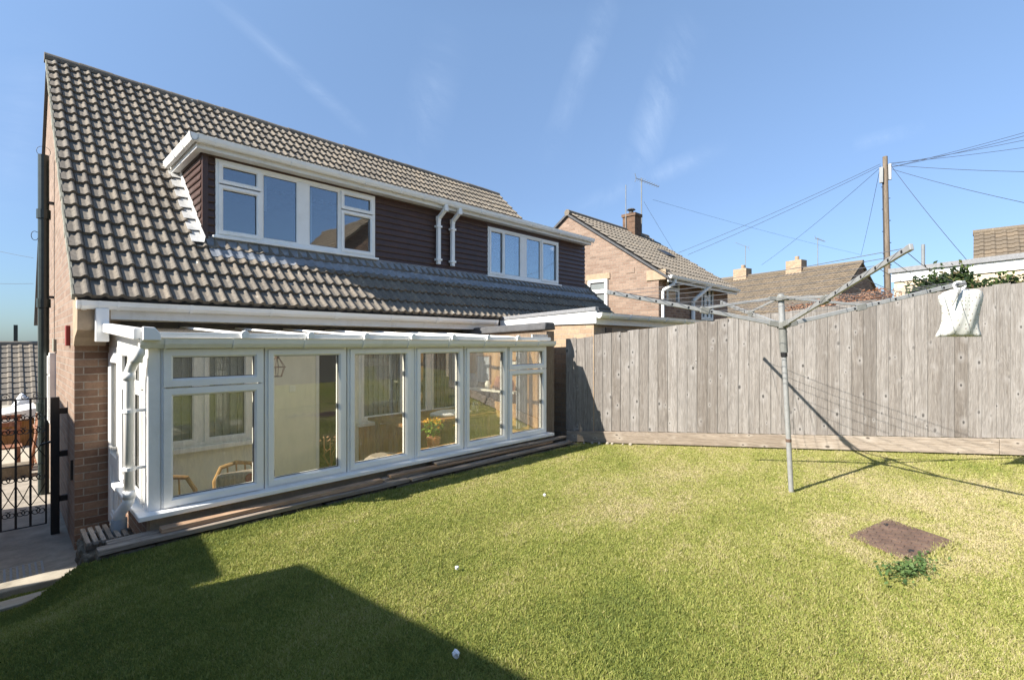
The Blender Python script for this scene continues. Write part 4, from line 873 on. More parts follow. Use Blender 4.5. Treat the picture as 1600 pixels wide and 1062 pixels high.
MB().tube([bagp(1484, 446, -.06), bagp(1500, 444, -.06)], .006, 6).build('tape_end', 'line', t_)
MB().tube([bagp(1494, 449, -.05), bagp(1487, 458, -.07), bagp(1477, 478, -.072)], [.003, .011, .003], 6).build('tape', 'alu_dark', t_)

# ------------------------------------------------------------------ manhole cover, weeds, litter
cv = [Vector((3.971, .684)), Vector((4.532, .531)), Vector((4.262, .156)), Vector((3.712, .334))]
def cz(p, h): return (p.x, p.y, lawn_z(p.x, p.y) + h)
mb = MB().hexa([cz(p, -.03) for p in cv], [cz(p, .013) for p in cv]); mh = tag(mb.build('manhole_cover', 'rust', None, .004), 'rusty rectangular manhole cover set in the lawn with dry grass round it', 'manhole cover')
mb = MB()
for i in range(1, 13):
    for j in range(1, 10):
        p = cv[0].lerp(cv[1], i / 13).lerp(cv[3].lerp(cv[2], i / 13), j / 10)
        d = Vector((.016, 0)) if (i + j) % 2 else Vector((0, .016)); z = lawn_z(p.x, p.y) + .0145
        mb.bar((p.x - d.x, p.y - d.y, z), (p.x + d.x, p.y + d.y, z), .008, .006)
mb.build('tread_pattern', 'rust', mh)
for q in (.25, .75):
    p = cv[0].lerp(cv[1], q).lerp(cv[3].lerp(cv[2], q), .12 if q > .5 else .85); z = lawn_z(p.x, p.y) + .0135
    MB().box(p.x - .03, p.x + .03, p.y - .012, p.y + .012, z, z + .002).build('lifting_slot', 'iron', mh)
wz = lawn_z(3.56, .38)
wd = MB()
for _ in range(420):
    p = Vector((3.56 + random.gauss(0, .10) + .0, .33 + random.gauss(0, .05), wz + random.uniform(.008, .032))); a = Vector((random.gauss(0, 1), random.gauss(0, 1), random.uniform(.2, .9))).normalized(); b_ = a.cross(Vector((0, 0, 1))).normalized(); l = random.uniform(.015, .035); wd.rnd()
    p.x += (p.y - .33) * -1.0; wd.add([p, p + a * l * .5 + b_ * l * .3, p + a * l, p + a * l * .5 - b_ * l * .3], [(0, 1, 2, 3)])
tag(wd.build('weed_patch', 'weed', None, recalc=False), 'dark green clump of weeds beside the manhole cover', 'weed')
for (x, y, r_, lab) in ((3.409, 2.888, .013, 'small white scrap on the sunlit lawn nearest the conservatory'), (1.899, 2.298, .012, 'small white scrap on the sunlit lawn near the shadow edge'), (1.334, 1.623, .017, 'crumpled white scrap lying in the shaded near lawn')):
    bm = bmesh.new(); bmesh.ops.create_icosphere(bm, subdivisions=2, radius=r_)
    for v_ in bm.verts: v_.co *= random.uniform(.75, 1.2)
    me = bpy.data.meshes.new('paper_scrap'); bm.to_mesh(me); bm.free(); me.materials.append(M['white']); o = bpy.data.objects.new('paper_scrap', me); COL.objects.link(o); o.location = (x, y, lawn_z(x, y) + r_ + .010)
    tag(o, lab, 'litter', 'white scraps on the lawn')

# ------------------------------------------------------------------ side path: kerb, slab, covers, gate
mb = MB().box(-3.5, .52, 5.58, 5.80, -2.06, -1.95); tag(mb.build('kerb_stone', 'kerb', None, .012), 'pale concrete kerb between the path and the lawn', 'kerb')
sl_ = [(-.7, 4.72), (.10, 4.78), (.32, 5.22), (-.7, 5.18)]
mb = MB().hexa([(x, y, lawn_z(min(x, .1), y) - .03) for x, y in sl_], [(x, y, lawn_z(min(x, .1), y) + .022) for x, y in sl_])
tag(mb.build('paving_slab', 'kerb', None, .008), 'worn stone slab sunk in the shaded grass at the left edge', 'slab')
def drain(x0, x1, y0, y1, label):
    mb = MB()
    mb.box(x0, x1, y0, y1, -2.029, -2.022)
    o = tag(mb.build('drain_cover', 'pipe', None), label, 'drain cover', 'drain covers in the path'); md = MB(); nx_, ny_ = int((x1 - x0) / .04), int((y1 - y0) / .04)
    for i in range(nx_):
        for j in range(ny_): xx, yy = x0 + .02 + i * .04, y0 + .02 + j * .04; md.box(xx - .012, xx + .012, yy - .012, yy + .012, -2.022, -2.014)
    md.build('tread_pattern', 'kerb', o)
drain(-.03, .26, 5.98, 6.36, 'square grey chequered cover in the path near the kerb'); drain(-.6, -.06, 7.0, 7.35, 'grey grid cover in the path under the gate')
GY = 7.3
gate = thing('garden_gate', 'black wrought iron scroll gate across the side path', 'gate', (.33, GY, -1.95))
gx0, gx1 = -.62, .325; gz0, gz1 = -1.93, -.585
mb = MB()
for x in (gx0, gx1): mb.box(x - .008, x + .008, GY - .008, GY + .008, gz0, gz1)
for z in (gz0, gz1): mb.box(gx0 - .008, gx1 + .008, GY - .006, GY + .006, z - .006, z + .006)
for z in (-1.28,): mb.box(gx0, gx1, GY - .005, GY + .005, z - .004, z + .004)
mb.build('frame', 'iron', gate)
mb = MB(); bars = [-.50, -.365, -.245, -.13, -.015, .095, .205]
for x in bars: mb.box(x - .0095, x + .0095, GY - .0095, GY + .0095, gz0, gz1)
mb.build('bar', 'iron', gate)
def spiral(cx_, cz_, r0, a0, turns, sgn):
    return [(cx_ + r0 * (1 - .8 * k / 26) * math.cos(a0 + sgn * turns * 2 * math.pi * k / 26), GY, cz_ + r0 * (1 - .8 * k / 26) * math.sin(a0 + sgn * turns * 2 * math.pi * k / 26)) for k in range(27)]
mb = MB(); xsb = [gx0] + bars + [gx1]
for a, b_ in zip(xsb, xsb[1:]):
    c = (a + b_) / 2; wd_ = (b_ - a) / 2
    for zc in (-.78, -.92, -1.10, -1.42, -1.60, -1.78):
        for sg in (-1, 1):
            if abs(zc + 1.10) < .01 or abs(zc + 1.6) < .01: mb.tube([(c + sg * wd_, GY, zc + .12), (c, GY, zc - .02), (c - sg * wd_, GY, zc - .12)], .0045, 5)
            else: mb.tube(spiral(c + sg * wd_ * .42, zc, wd_ * .72, math.pi / 2, 1.3, sg), .0045, 5)
for k in range(4):
    c = gx0 + .12 + k * .235
    mb.tube([(c - .11, GY, gz1)] + [(c + .11 * math.cos(q), GY, gz1 + .075 * math.sin(q)) for q in np.linspace(math.pi, 0, 12)], .004, 5)
    for sg in (-1, 1): mb.tube(spiral(c + sg * .045, gz1 + .03, .035, 0, 1.4, sg), .0035, 5)
mb.build('scrolls', 'iron', gate)
MB().bar((gx1 - .05, GY - .01, -1.08), (gx1 + .06, GY - .01, -1.05), .03, .02).build('latch', 'iron', gate)
MB().box(.355, .425, GY - .14, GY - .07, -2.03, -.57).build('gate_post', 'iron', gate, .004)
for z in (-.72, -1.18, -1.66): MB().box(.4251, GX - .001, GY - .13, GY - .08, z - .03, z + .03).build('wall_bracket', 'iron', gate)
MB().box(GX - .02, GX - .001, 6.58, 6.60, -1.36, -1.16).build('wall_hook', 'iron', house)

# ------------------------------------------------------------------ beyond the gate
sh = thing('brown_shed', 'low brown boarded shed with a pale sloping roof edge seen through the gate', 'shed', (-1.2, 14.3, -2.1))
MB().hexa([(-2.6, 14.3, -2.1), (.46, 14.3, -2.1), (.46, 15.4, -2.1), (-2.6, 15.4, -2.1)], [(-2.6, 14.3, -2.02), (.46, 14.3, -1.52), (.46, 15.4, -1.52), (-2.6, 15.4, -2.02)]).build('wall', 'oak', sh)
MB().hexa([(-2.7, 14.2, -2.03), (.48, 14.2, -1.515), (.48, 15.5, -1.515), (-2.7, 15.5, -2.03)], [(-2.7, 14.2, -1.86), (.48, 14.2, -1.33), (.48, 15.5, -1.33), (-2.7, 15.5, -1.86)]).build('roof', 'paint', sh)
bn = thing('garden_bench', 'reddish brown slatted bench standing in the sun beyond the gate', 'bench', (-.6, 11.4, -2.1))
for z in (-1.24, -1.36, -1.48): MB().box(-1.8, .22, 11.55, 11.58, z, z + .07).build('back_slat', 'orange', bn, .004)
for y in (11.1, 11.22, 11.34): MB().box(-1.8, .22, y, y + .09, -1.66, -1.63).build('seat_slat', 'orange', bn, .004)
for x in (-1.75, -.8, .14):
    MB().box(x, x + .06, 11.5, 11.549, -2.1, -1.17).build('leg', 'orange', bn); MB().box(x, x + .06, 11.1, 11.15, -2.1, -1.661).build('leg', 'orange', bn)
mb = MB()
for k in range(5): mb.bar((.27 + .02 * k, 10.6 + .22 * k, -2.03), (.40, 10.7 + .18 * k, -1.15), .02, .03)
for z in (-1.35, -1.6, -1.85): mb.bar((.36, 10.6, z), (.36, 11.5, z), .02, .02)
tag(mb.build('trellis', 'orange', None), 'reddish wooden trellis leaning on the gable wall beyond the pipe', 'trellis')
mb = MB().box(-3.0, .30, 10.55, 10.8, -2.1, -1.83); tag(mb.build('low_wall', 'stone', None, .02), 'low dark stone step wall across the path beyond the gate', 'wall')
fh = thing('tiled_roof_house', 'far house with a plain dark tiled roof at the left edge of view', 'house', (-2, 25, -4))
def simple_house(root, A, dirv, L, W, zb, ze, zrg, wallm, tilem, tp=.3, tg=.33, chim=(), over=.2, trim=True):
    """A = eave corner nearest, dirv along the eave, W = depth away to the right-hand normal"""
    A = Vector(A); d = Vector(dirv).normalized(); n = Vector((-d.y, d.x, 0)); up = Vector((0, 0, 1))
    if n.dot(Fv) < 0: n = -n
    P = lambda a, b_, z: tuple(Vector((A.x, A.y, 0)) + d * a + n * b_ + up * z)
    mb = MB()
    mb.hexa([P(0, 0, zb), P(L, 0, zb), P(L, W, zb), P(0, W, zb)], [P(0, 0, ze), P(L, 0, ze), P(L, W, ze), P(0, W, ze)])
    for a in (0, L - .2): mb.prism([(0, ze), (W, ze), (W / 2, zrg - .12)], lambda p, q, dd, a=a: P(a + dd, p, q), 0.003, .197)
    mb.build('wall', wallm, root)
    run = W / 2 + over; rise = (zrg - ze) * run / (W / 2); sl = math.hypot(run, rise); ca, sa = run / sl, rise / sl; z0 = zrg - rise
    ny = max(4, int(sl / tg)); nx = max(4, int((L + .2) / tp)); pt = (L + .2) / nx
    fn = lambda x, s_, h: P(-.1 + x, -over + ca * s_ - sa * h, z0 + sa * s_ + ca * h)
    rf = tile_roof(fn, nx, pt, ny, sl / ny, None, PLOW, .03, .006).build('roof', tilem, root, recalc=False)
    m2 = MB(); m2.hexa([P(-.1, -over, z0 - .03), P(L + .1, -over, z0 - .03), P(L + .1, W / 2, zrg - .03), P(-.1, W / 2, zrg - .03)], [P(-.1, -over, z0 - .09), P(L + .1, -over, z0 - .09), P(L + .1, W / 2, zrg - .09), P(-.1, W / 2, zrg - .09)])
    m2.hexa([P(-.1, W / 2, zrg), P(L + .1, W / 2, zrg), P(L + .1, W + over, z0), P(-.1, W + over, z0)], [P(-.1, W / 2, zrg - .09), P(L + .1, W / 2, zrg - .09), P(L + .1, W + over, z0 - .09), P(-.1, W + over, z0 - .09)])
    m2.build('roof_deck', tilem, rf)
    MB().tube([P(-.12, W / 2, zrg), P(L + .12, W / 2, zrg)], .11, 10).build('ridge_tiles', tilem, rf)
    return P, rf, z0
P, rf, z0 = simple_house(fh, (-3.9, 24.5, 0), (1, 0, 0), 12, 6.5, -4, -2.0, .0, 'brick_buff', 'tile', .3, .33)
MB().box(.3, .42, 27.8, 27.95, .0, .75).build('vent_pipe', 'soil', rf)
for x in (-2.2, -.9):
    f_ = MB().ring(FY(24.47), x, x + 1.0, -3.2, -2.25, .08, -.02, .1).build('window', 'upvc', fh); MB().box(x + .07, x + .93, 24.49, 24.497, -3.13, -2.32).build('pane', 'glass_far', f_)
mb = MB().box(-4, .35, 23.9, 24.2, -2.5, -2.2); 
# white low bag by the shed
bm_ = MB(); bm_.prism([(0, -2.1), (.50, -2.1), (.46, -1.30), (.30, -1.12), (.14, -1.42)], lambda a, b_, d: (.0 + a, 15.7 + d, b_), 0, .5); tag(bm_.build('white_sheet', 'white', None, .05), 'white sheeted heap behind the brown shed', 'sheet')

# ------------------------------------------------------------------ neighbouring brick house on the right
NX0 = 12.342; NW = 6.42; NR = 9.48
nb_ = thing('brick_house', 'two storey brick house with a gable wall and chimney beyond the dormer', 'house', (NX0, NW, -1.9))
ze, zrg = 1.98, 4.06; NL = 4.9
MB().prism([(NW, -1.9), (2 * NR - NW, -1.9), (2 * NR - NW, ze), (NR, zrg), (NW, ze)], FX(NX0), 0, .25).build('gable_wall', 'brick_gable', nb_)
mb = MB(); wins = [(12.80, 13.62, 1.05, 1.86), (15.1, 16.05, .75, 1.86)]
mb.box(NX0 + .251, NX0 + NL, NW, NW + .2, -1.9, .7); xs_ = [NX0 + .251, 12.80, 13.62, 15.1, 16.05, NX0 + NL]
for i in range(0, 6, 2): mb.box(xs_[i], xs_[i + 1], NW, NW + .2, .701, ze)
mb.box(12.801, 13.619, NW, NW + .2, .701, 1.05); mb.box(12.801, 13.619, NW, NW + .2, 1.86, ze); mb.box(15.101, 16.049, NW, NW + .2, 1.86, ze)
mb.build('rear_wall', 'brick_rear', nb_); MB().box(NX0 + .26, NX0 + NL, NW + .8, NW + .85, -1.9, ze).build('room_wall', 'dark', nb_)
MB().box(NX0 + NL - .2, NX0 + NL + .003, NW + .201, 2 * NR - NW, -1.9, ze).build('end_wall', 'brick_rear', nb_)
f_ = window(nb_, FY(NW + .01), *wins[0], [(12.85, 13.57, 1.55, 1.82, .05), (12.85, 13.57, 1.10, 1.53, .05)], 'glass_far')
curtain(12.9, 13.5, NW + .2, 1.1, 1.8, 8, .02, nb_)
f_ = window(nb_, FY(NW + .01), *wins[1], [(15.15, 15.40, .80, 1.82, .04), (15.43, 15.72, 1.45, 1.82, .05), (15.43, 15.72, .80, 1.43, .05), (15.75, 16.0, .80, 1.82, .04)], 'glass_far')
curtain(15.15, 16.0, NW + .2, .8, 1.8, 8, .02, nb_)
f_ = window(nb_, FX(NX0 - .06), 8.02, 8.70, .55, 1.90, [(8.06, 8.66, 1.55, 1.86, .05), (8.06, 8.66, .6, 1.53, .05)], 'glass_far'); MB().box(NX0 - .029, NX0 - .020, 8.09, 8.63, .62, 1.84).build('blind', 'curtain', nb_)
box1('lintel', 'corbel', nb_, NX0 - .03, NX0 - .001, 7.95, 8.80, 1.905, 2.08); box1('air_brick', 'brick_gable', nb_, NX0 - .015, NX0 - .001, 7.15, 7.42, 2.0, 2.15)
box1('corbel', 'corbel', nb_, NX0 - .03, NX0 + .2, NW - .22, NW + .35, ze - .25, ze + .02)
run = NR - NW + .3; rise = (zrg - ze) / (NR - NW) * run; sl = math.hypot(run, rise); ca, sa = run / sl, rise / sl; zz = zrg + .05 - rise
fn = lambda x, s_, h: (NX0 - .06 + x, NW - .3 + ca * s_ - sa * h, zz + sa * s_ + ca * h)
nL = 7.6
rf = tile_roof(fn, 25, NL / 25 + .004, 12, sl / 12, None, PLOW, .03, .005).build('roof', 'tile', nb_, recalc=False)
mb = MB(); XE = NX0 + NL + .08
mb.hexa([(NX0 - .06, NW - .3, zz - .03), (XE, NW - .3, zz - .03), (XE, NR, zrg + .02), (NX0 - .06, NR, zrg + .02)], [(NX0 - .06, NW - .3, zz - .1), (XE, NW - .3, zz - .1), (XE, NR, zrg - .06), (NX0 - .06, NR, zrg - .06)])
mb.hexa([(NX0 - .06, NR, zrg + .05), (XE, NR, zrg + .05), (XE, 2 * NR - NW + .3, zz), (NX0 - .06, 2 * NR - NW + .3, zz)], [(NX0 - .06, NR, zrg - .05), (XE, NR, zrg - .05), (XE, 2 * NR - NW + .3, zz - .1), (NX0 - .06, 2 * NR - NW + .3, zz - .1)]); mb.build('roof_deck', 'lead_dark', rf)
MB().tube([(NX0 - .08, NR, zrg + .04), (XE, NR, zrg + .04)], .1, 10).build('ridge_tiles', 'tile', rf)
MB().prism([(NW - .32, zz - .05), (NR, zrg + .02), (2 * NR - NW + .32, zz - .05), (2 * NR - NW + .32, zz - .11), (NR, zrg - .04), (NW - .32, zz - .11)], FX(NX0 - .075), 0, .07).build('verge', 'lead_dark', rf)
MB().box(NX0, XE, NW - .28, NW - .255, zz - .17, zz - .0).build('fascia', 'paint', nb_); gutter('gutter', (NX0 - .02, NW - .282, zz - .0), (1, 0, 0), NL + .1, (0, -1, 0), nb_, joints=[(.4, .05), (2.3, .05)], w_=.12, h=.09)
mb = MB(); pts = [(12.62, NW - .33, zz - .08), (12.62, NW - .33, zz - .2), (12.48, NW - .05, zz - .38), (12.48, NW - .05, -1.9)]
for p, q in zip(pts, pts[1:]): mb.tube([p, q], .045, 10)
mb.build('downpipe', 'upvc', nb_)
mb = MB(); pts = [(15.0, NW - .33, zz - .05), (14.35, NW - .07, zz - .55), (14.35, NW - .07, -1.9)]
for p, q in zip(pts, pts[1:]): mb.tube([p, q], .06, 10)
mb.build('downpipe', 'upvc', nb_)
cxx, cyy = 15.95, 9.35
ch_ = MB().box(cxx - .22, cxx + .22, cyy - .25, cyy + .25, 3.3, 4.60).box(cxx - .255, cxx + .255, cyy - .285, cyy + .285, 4.60, 4.70).build('chimney', 'brick_soot', nb_)
MB().tube([(cxx - .05, cyy, 4.70), (cxx - .05, cyy, 4.86)], .08, 12).tube([(cxx - .05, cyy, 4.86), (cxx - .05, cyy, 4.90)], [.16, .12], 12).build('chimney_pot', 'lead_dark', ch_)
MB().box(cxx - .30, cxx + .30, cyy - .42, cyy - .25, 3.62, 3.78).build('chimney_flashing', 'lead', ch_)
rw = MB()
for s_, hh in ((0.55, 2.2),):
    a = fn(3.35, sl * .50, .06); rw.hexa([fn(2.9, sl * .45, .05), fn(3.5, sl * .45, .05), fn(3.5, sl * .56, .05), fn(2.9, sl * .56, .05)], [fn(2.9, sl * .45, .09), fn(3.5, sl * .45, .09), fn(3.5, sl * .56, .09), fn(2.9, sl * .56, .09)])
rw.build('roof_light', 'iron', rf)

def aerial(base, top, r_, label, yagi=True, sc_=1.0, bd_=(.8, -.5, -.25)):
    t = thing('tv_aerial', label, 'aerial', base, 'television aerials on the roofs'); MB().tube([base, top], r_, 8).build('mast', 'pipe', t)
    if yagi:
        b = Vector(bd_).normalized(); c = Vector(top) - Vector((0, 0, .06)); mb = MB(); mb.tube([c - b * .25 * sc_, c + b * .75 * sc_], r_ * .5, 6); pz = b.cross(Vector((0, 0, 1))).normalized()
        for k in range(9): q = c + b * (-.1 + .1 * k) * sc_; mb.tube([q - pz * (.17 - .008 * k) * sc_, q + pz * (.17 - .008 * k) * sc_], r_ * .35, 5)
        q = c - b * .22 * sc_
        for s_ in (-1, 1): mb.tube([q, q + Vector((0, 0, .16 * s_ * sc_)) - b * .06], r_ * .5, 5)
        mb.build('antenna', 'alu_dark', t)
    return t
aerial((16.55, 9.3, 3.9), (16.55, 9.3, 6.15), .022, 'tall mast with a yagi aerial right of the brick house chimney', True, 1.0)
aerial((15.70, 9.45, 3.9), (15.70, 9.45, 5.75), .016, 'plain thin whip aerial left of the brick house chimney', False)

# ------------------------------------------------------------------ far row, cream garage, corner roof
rowA, rowB = dep(1340, 470, 24.2), dep(1110, 470, 31.0)
dv = Vector((33.449 - 31.482, 12.743 - 4.853, 0)).normalized()
row = thing('terraced_house', 'long brown tiled house with two chimneys far behind the fence', 'house', (29, 5, -1.5))
nrm = Vector((-dv.y, dv.x, 0)); nrm = nrm if nrm.dot(Fv) > 0 else -nrm
rA = Vector((31.482, 4.853, 0)) - nrm * 3.2
P, rf, z0 = simple_house(row, (rA.x, rA.y, 0), dv, 11.5, 6.4, -1.8, 1.75, 4.30, 'brick_rear', 'tile_brown', .20, .21)
for a, hgt in ((2.9, .55), (6.3, .5)):
    MB().hexa([P(a, 2.9, 4.0), P(a + .9, 2.9, 4.0), P(a + .9, 3.5, 4.0), P(a, 3.5, 4.0)], [P(a, 2.9, 4.3 + hgt), P(a + .9, 2.9, 4.3 + hgt), P(a + .9, 3.5, 4.3 + hgt), P(a, 3.5, 4.3 + hgt)]).tube([P(a + .4, 3.2, 4.3 + hgt), P(a + .4, 3.2, 4.55 + hgt)], .12, 10).build('chimney', 'brick_buff', row)
for k in range(3):
    f_ = MB(); a = 1.2 + 3.4 * k; f_.hexa([P(a, -.03, .3), P(a + 1.3, -.03, .3), P(a + 1.3, .0, .3), P(a, .0, .3)], [P(a, -.03, 1.5), P(a + 1.3, -.03, 1.5), P(a + 1.3, .0, 1.5), P(a, .0, 1.5)]); w_ = f_.build('window', 'upvc', row)
    MB().hexa([P(a + .1, -.04, .4), P(a + 1.2, -.04, .4), P(a + 1.2, -.031, .4), P(a + .1, -.031, .4)], [P(a + .1, -.04, 1.4), P(a + 1.2, -.04, 1.4), P(a + 1.2, -.031, 1.4), P(a + .1, -.031, 1.4)]).build('pane', 'glass_far', w_)
q = P(2.2, 3.3, 4.3); aerial((q[0], q[1], 4.3), (q[0], q[1], 6.0), .02, 'short aerial by the right chimney of the far brown roof', True, .7)
q = P(6.6, 3.3, 4.3); aerial((q[0], q[1], 4.3), (q[0], q[1], 6.3), .02, 'short aerial by the left chimney of the far brown roof', True, .9, (-.2, .9, .5))

gA, gB = dep(1393, 420, 10), dep(1600, 395, 8.24); gd = Vector((gB.x - gA.x, gB.y - gA.y, 0)).normalized(); gn = Vector((gd.y, -gd.x, 0)); gn = gn if gn.dot(Fv) > 0 else -gn
GP = lambda a, b_, z: tuple(Vector((gA.x, gA.y, 0)) + gd * a + gn * b_ + Vector((0, 0, z)))
gar = thing('cream_garage', 'cream brick flat-roofed garage with white fascia behind the right end of the fence', 'garage', GP(0, 0, -1.5))
def gbox(a0, a1, b0, b1, z0, z1): return MB().hexa([GP(a0, b0, z0), GP(a1, b0, z0), GP(a1, b1, z0), GP(a0, b1, z0)], [GP(a0, b0, z1), GP(a1, b0, z1), GP(a1, b1, z1), GP(a0, b1, z1)])
gw_ = gbox(.03, 6, .03, 4.5, -1.5, 1.25)
gw_.uv = [None] * len(gw_.f); gw_.build('wall', 'brick_cream', gar); gbox(0, 6, 0, 4.53, 1.251, 1.43).build('fascia', 'paint', gar); gbox(-.04, 6.04, -.04, 4.57, 1.431, 1.52).build('roof', 'felt', gar)
MB().tube([GP(.45, .2, 1.52), GP(.45, .2, 1.95)], .03, 10).build('vent_pipe', 'pipe', gar)
# house behind the garage: only the roof shows
ch2 = thing('corner_house', 'brown tiled roof rising behind the cream garage at the right edge', 'house', (25, 0, -1.5))
rr = Vector((24.75, .30, 0)); d2 = (Rv * .727 - Fv * .687).normalized(); n2 = Vector((d2.y, -d2.x, 0)); n2 = n2 if n2.dot(Fv) > 0 else -n2; r0_ = rr - n2 * 3.0
P, rf, z0 = simple_house(ch2, (r0_.x, r0_.y, 0), d2, 9, 6, -1.8, 2.0, 4.05, 'brick_buff', 'tile_brown', .28, .28)

# ------------------------------------------------------------------ telegraph pole and wires
tp0 = Vector((20.02, 2.30, -2.0)); tp1 = Vector((19.92, 2.42, 6.07))
pole = thing('telegraph_pole', 'tall wooden telegraph pole with junction boxes behind the fence', 'pole', tuple(tp0))
MB().tube([tp0, tp0.lerp(tp1, .5), tp1], [.10, .085, .068], 14).build('post', 'polewood', pole)
c = tp1 - Vector((0, 0, .85)) - Rv * .12
MB().box(c.x - .05, c.x + .05, c.y - .05, c.y + .05, c.z, c.z + .5).build('junction_box', 'pipe', pole); c = tp1 - Vector((0, 0, .75)) + Rv * .13; MB().box(c.x - .05, c.x + .05, c.y - .06, c.y + .06, c.z, c.z + .5).build('junction_box', 'alu', pole)
MB().tube([tp0 - Rv * .105, tp1 - Rv * .08 - Vector((0, 0, .5))], .02, 6).build('cable_run', 'wire', pole)
for k in range(10): z = 2.2 + k * .36; p = tp0.lerp(tp1, (z + 2) / 8.07); s_ = 1 if k % 2 else -1; MB().tube([p, p + Rv * .14 * s_], .012, 6).build('step_iron', 'iron', pole)
top = tp1 - Vector((0, 0, .30))
wires = [('cable from the pole sloping down left to the brick house roof, upper of two', dep(1060, 395, 19)), ('cable from the pole sloping down left to the brick house roof, lower of two', dep(1075, 398, 18.5)),
         ('cable from the pole down to the left chimney of the far brown roof', dep(1190, 414, 27)), ('steep cable from the pole to the right end of the far brown roof', dep(1345, 400, 26)),
         ('steep cable from the pole down to the house behind the garage', dep(1512, 408, 12)), ('highest cable from the pole to the right edge of the picture', dep(1640, 196, 14)), ('second highest cable leading right from the pole', dep(1640, 202, 12)),
         ('third cable leading right from the pole, close under the second', dep(1640, 211, 13)), ('fourth cable leading right from the pole', dep(1640, 225, 14)), ('nearly level cable leading right from the pole', dep(1640, 269, 12)), ('lowest cable leading right from the pole, sloping down', dep(1640, 325, 11))]
for lab, e in wires:
    a = top + Rv * (.15 if e.dot(Rv) / e.dot(Fv) > top.dot(Rv) / top.dot(Fv) else -.15) + Vector((0, 0, random.uniform(-.1, .1))); L = (e - a).length
    tag(MB().tube([a.lerp(e, t) - Vector((0, 0, 4 * .010 * L * t * (1 - t))) for t in np.linspace(0, 1, 9)], .0065, 5).build('overhead_wire', 'wire', None), lab, 'wire', 'overhead wires')
for lab, a, e in (('long wire crossing behind the brick house aerial to the far brown roof', dep(1020, 312, 21), dep(1345, 398, 27)), ('stay wire from the tall aerial mast down to the brick house roof', dep(1006, 315, 17.5), dep(1052, 392, 17.5)),
                  ('upper wire left of the gable wall', dep(-60, 378, 15), dep(52, 403, 13)), ('lower wire left of the gable wall', dep(-60, 440, 15), dep(52, 443, 13))):
    L = (e - a).length; tag(MB().tube([a.lerp(e, t) - Vector((0, 0, 4 * .006 * L * t * (1 - t))) for t in np.linspace(0, 1, 7)], .0045, 5).build('overhead_wire', 'wire', None), lab, 'wire', 'overhead wires')

# ------------------------------------------------------------------ planting behind the fence
t_ = thing('garden_shrub', 'dark green leafy shrub rising over the fence in front of the cream garage', 'shrub', (9.7, .2, -1.3))
sb = Vector((9.75, .25, -1.4)); mb = MB()
tips = []
for k in range(34):
    a = random.uniform(0, 6.28); u_ = random.uniform(-1, 1); e = sb + Rv * u_ * .60 + Fv * random.uniform(-.3, .3) + Vector((0, 0, 2.12 + .46 * random.random() * (1 - .45 * abs(u_)))); m_ = sb.lerp(e, .55) + Vector((random.uniform(-.1, .1), random.uniform(-.1, .1), .1)); mb.tube([sb, m_, e], [.02, .012, .005], 6); tips.append((m_, e))
mb.build('branches', 'polewood', t_)
mb = MB()
for m_, e in tips:
    for k in range(230):
        p = m_.lerp(e, random.uniform(.55, 1.04)) + Vector([random.gauss(0, .06) for _ in range(3)]); a = Vector([random.gauss(0, 1) for _ in range(3)]).normalized(); b_ = a.orthogonal().normalized(); l = random.uniform(.05, .09); mb.rnd(); mb.add([p, p + a * l * .5 + b_ * l * .3, p + a * l, p + a * l * .5 - b_ * l * .3], [(0, 1, 2, 3)])
mb.build('leaves', 'shrub', t_, recalc=False)
t_ = thing('dead_hedge', 'dry brown leafy hedge showing just above the fence behind the airer', 'hedge', (10.3, 2, -1.4))
mb = MB(); ha, hb = dep(1235, 483, 9.0), dep(1398, 452, 7.9); mt_ = MB()
for _ in range(5200):
    t = random.random(); c = ha.lerp(hb, t); h = random.random(); p = c + Fv * random.uniform(-.18, .28) + Vector((0, 0, -.75 * h ** 1.5 + random.gauss(0, .03) + .05 * math.sin(t * 25))); a = Vector([random.gauss(0, 1) for _ in range(3)]).normalized(); b_ = a.orthogonal().normalized(); l = random.uniform(.03, .06); mb.rnd(); mb.add([p, p + a * l * .5 + b_ * l * .35, p + a * l, p + a * l * .5 - b_ * l * .35], [(0, 1, 2, 3)])
for k in range(30):
    c = ha.lerp(hb, random.random()); mt_.tube([Vector((c.x, c.y, -1.4)), c + Vector((random.uniform(-.1, .1), random.uniform(-.1, .1), -.1))], .012, 5)
mt_.build('branches', 'polewood', t_); mb.build('leaves', 'dry', t_, recalc=False)

# ------------------------------------------------------------------ buildings outside the frame that shade the lawn or show in the window glass
sx = SUN / abs(SUN.x)
nbw = thing('flat_roof_outbuilding', 'unseen low brick outbuilding to the left, shaped to cast the stepped shadow over the near lawn', 'outbuilding', (-2.0, 2, -2.0))
def prof_at(pts, X): return [(y, z) for y, z in pts]
def back(x, y, z, X=-2.0):
    t = (x - X) / -SUN.x; return (y + SUN.y * t, z + SUN.z * t)
pA, pB, pC, pD, pE, pF = (back(*p) for p in ((1.021, 4.177, -1.441), (.919, 3.318, -1.407), (.746, 3.246, -1.404), (1.333, 3.141, -1.40), (1.386, 2.272, -1.365), (1.462, 1.285, -1.325)))
yk0, yk1 = back(.2, 5.60, -1.95)[0], back(.2, 5.80, -1.95)[0]
pC = (pD[0] + .012, pC[1])
MB().prism([(-3.2, -2.1), (yk0, -2.1), (yk0, pA[1] + .03), pA, pB, pC, pD, pE, pF, (-3.2, pF[1] + .05)], FX(-4.8), 0, 2.8).build('wall', 'brick_rear', nbw)  # unseen; roofline shaped by tracing the lawn shadow back along the sun
MB().prism([(pB[0] + .02, pB[1] - .1), (yk0 - .02, pA[1] - .08), (yk0 - .02, pA[1] + .015), (pA[0], pA[1] - .01), (pB[0] + .02, pB[1] - .01)], FX(-1.999), 0, .03).build('roof_edge', 'felt', nbw)
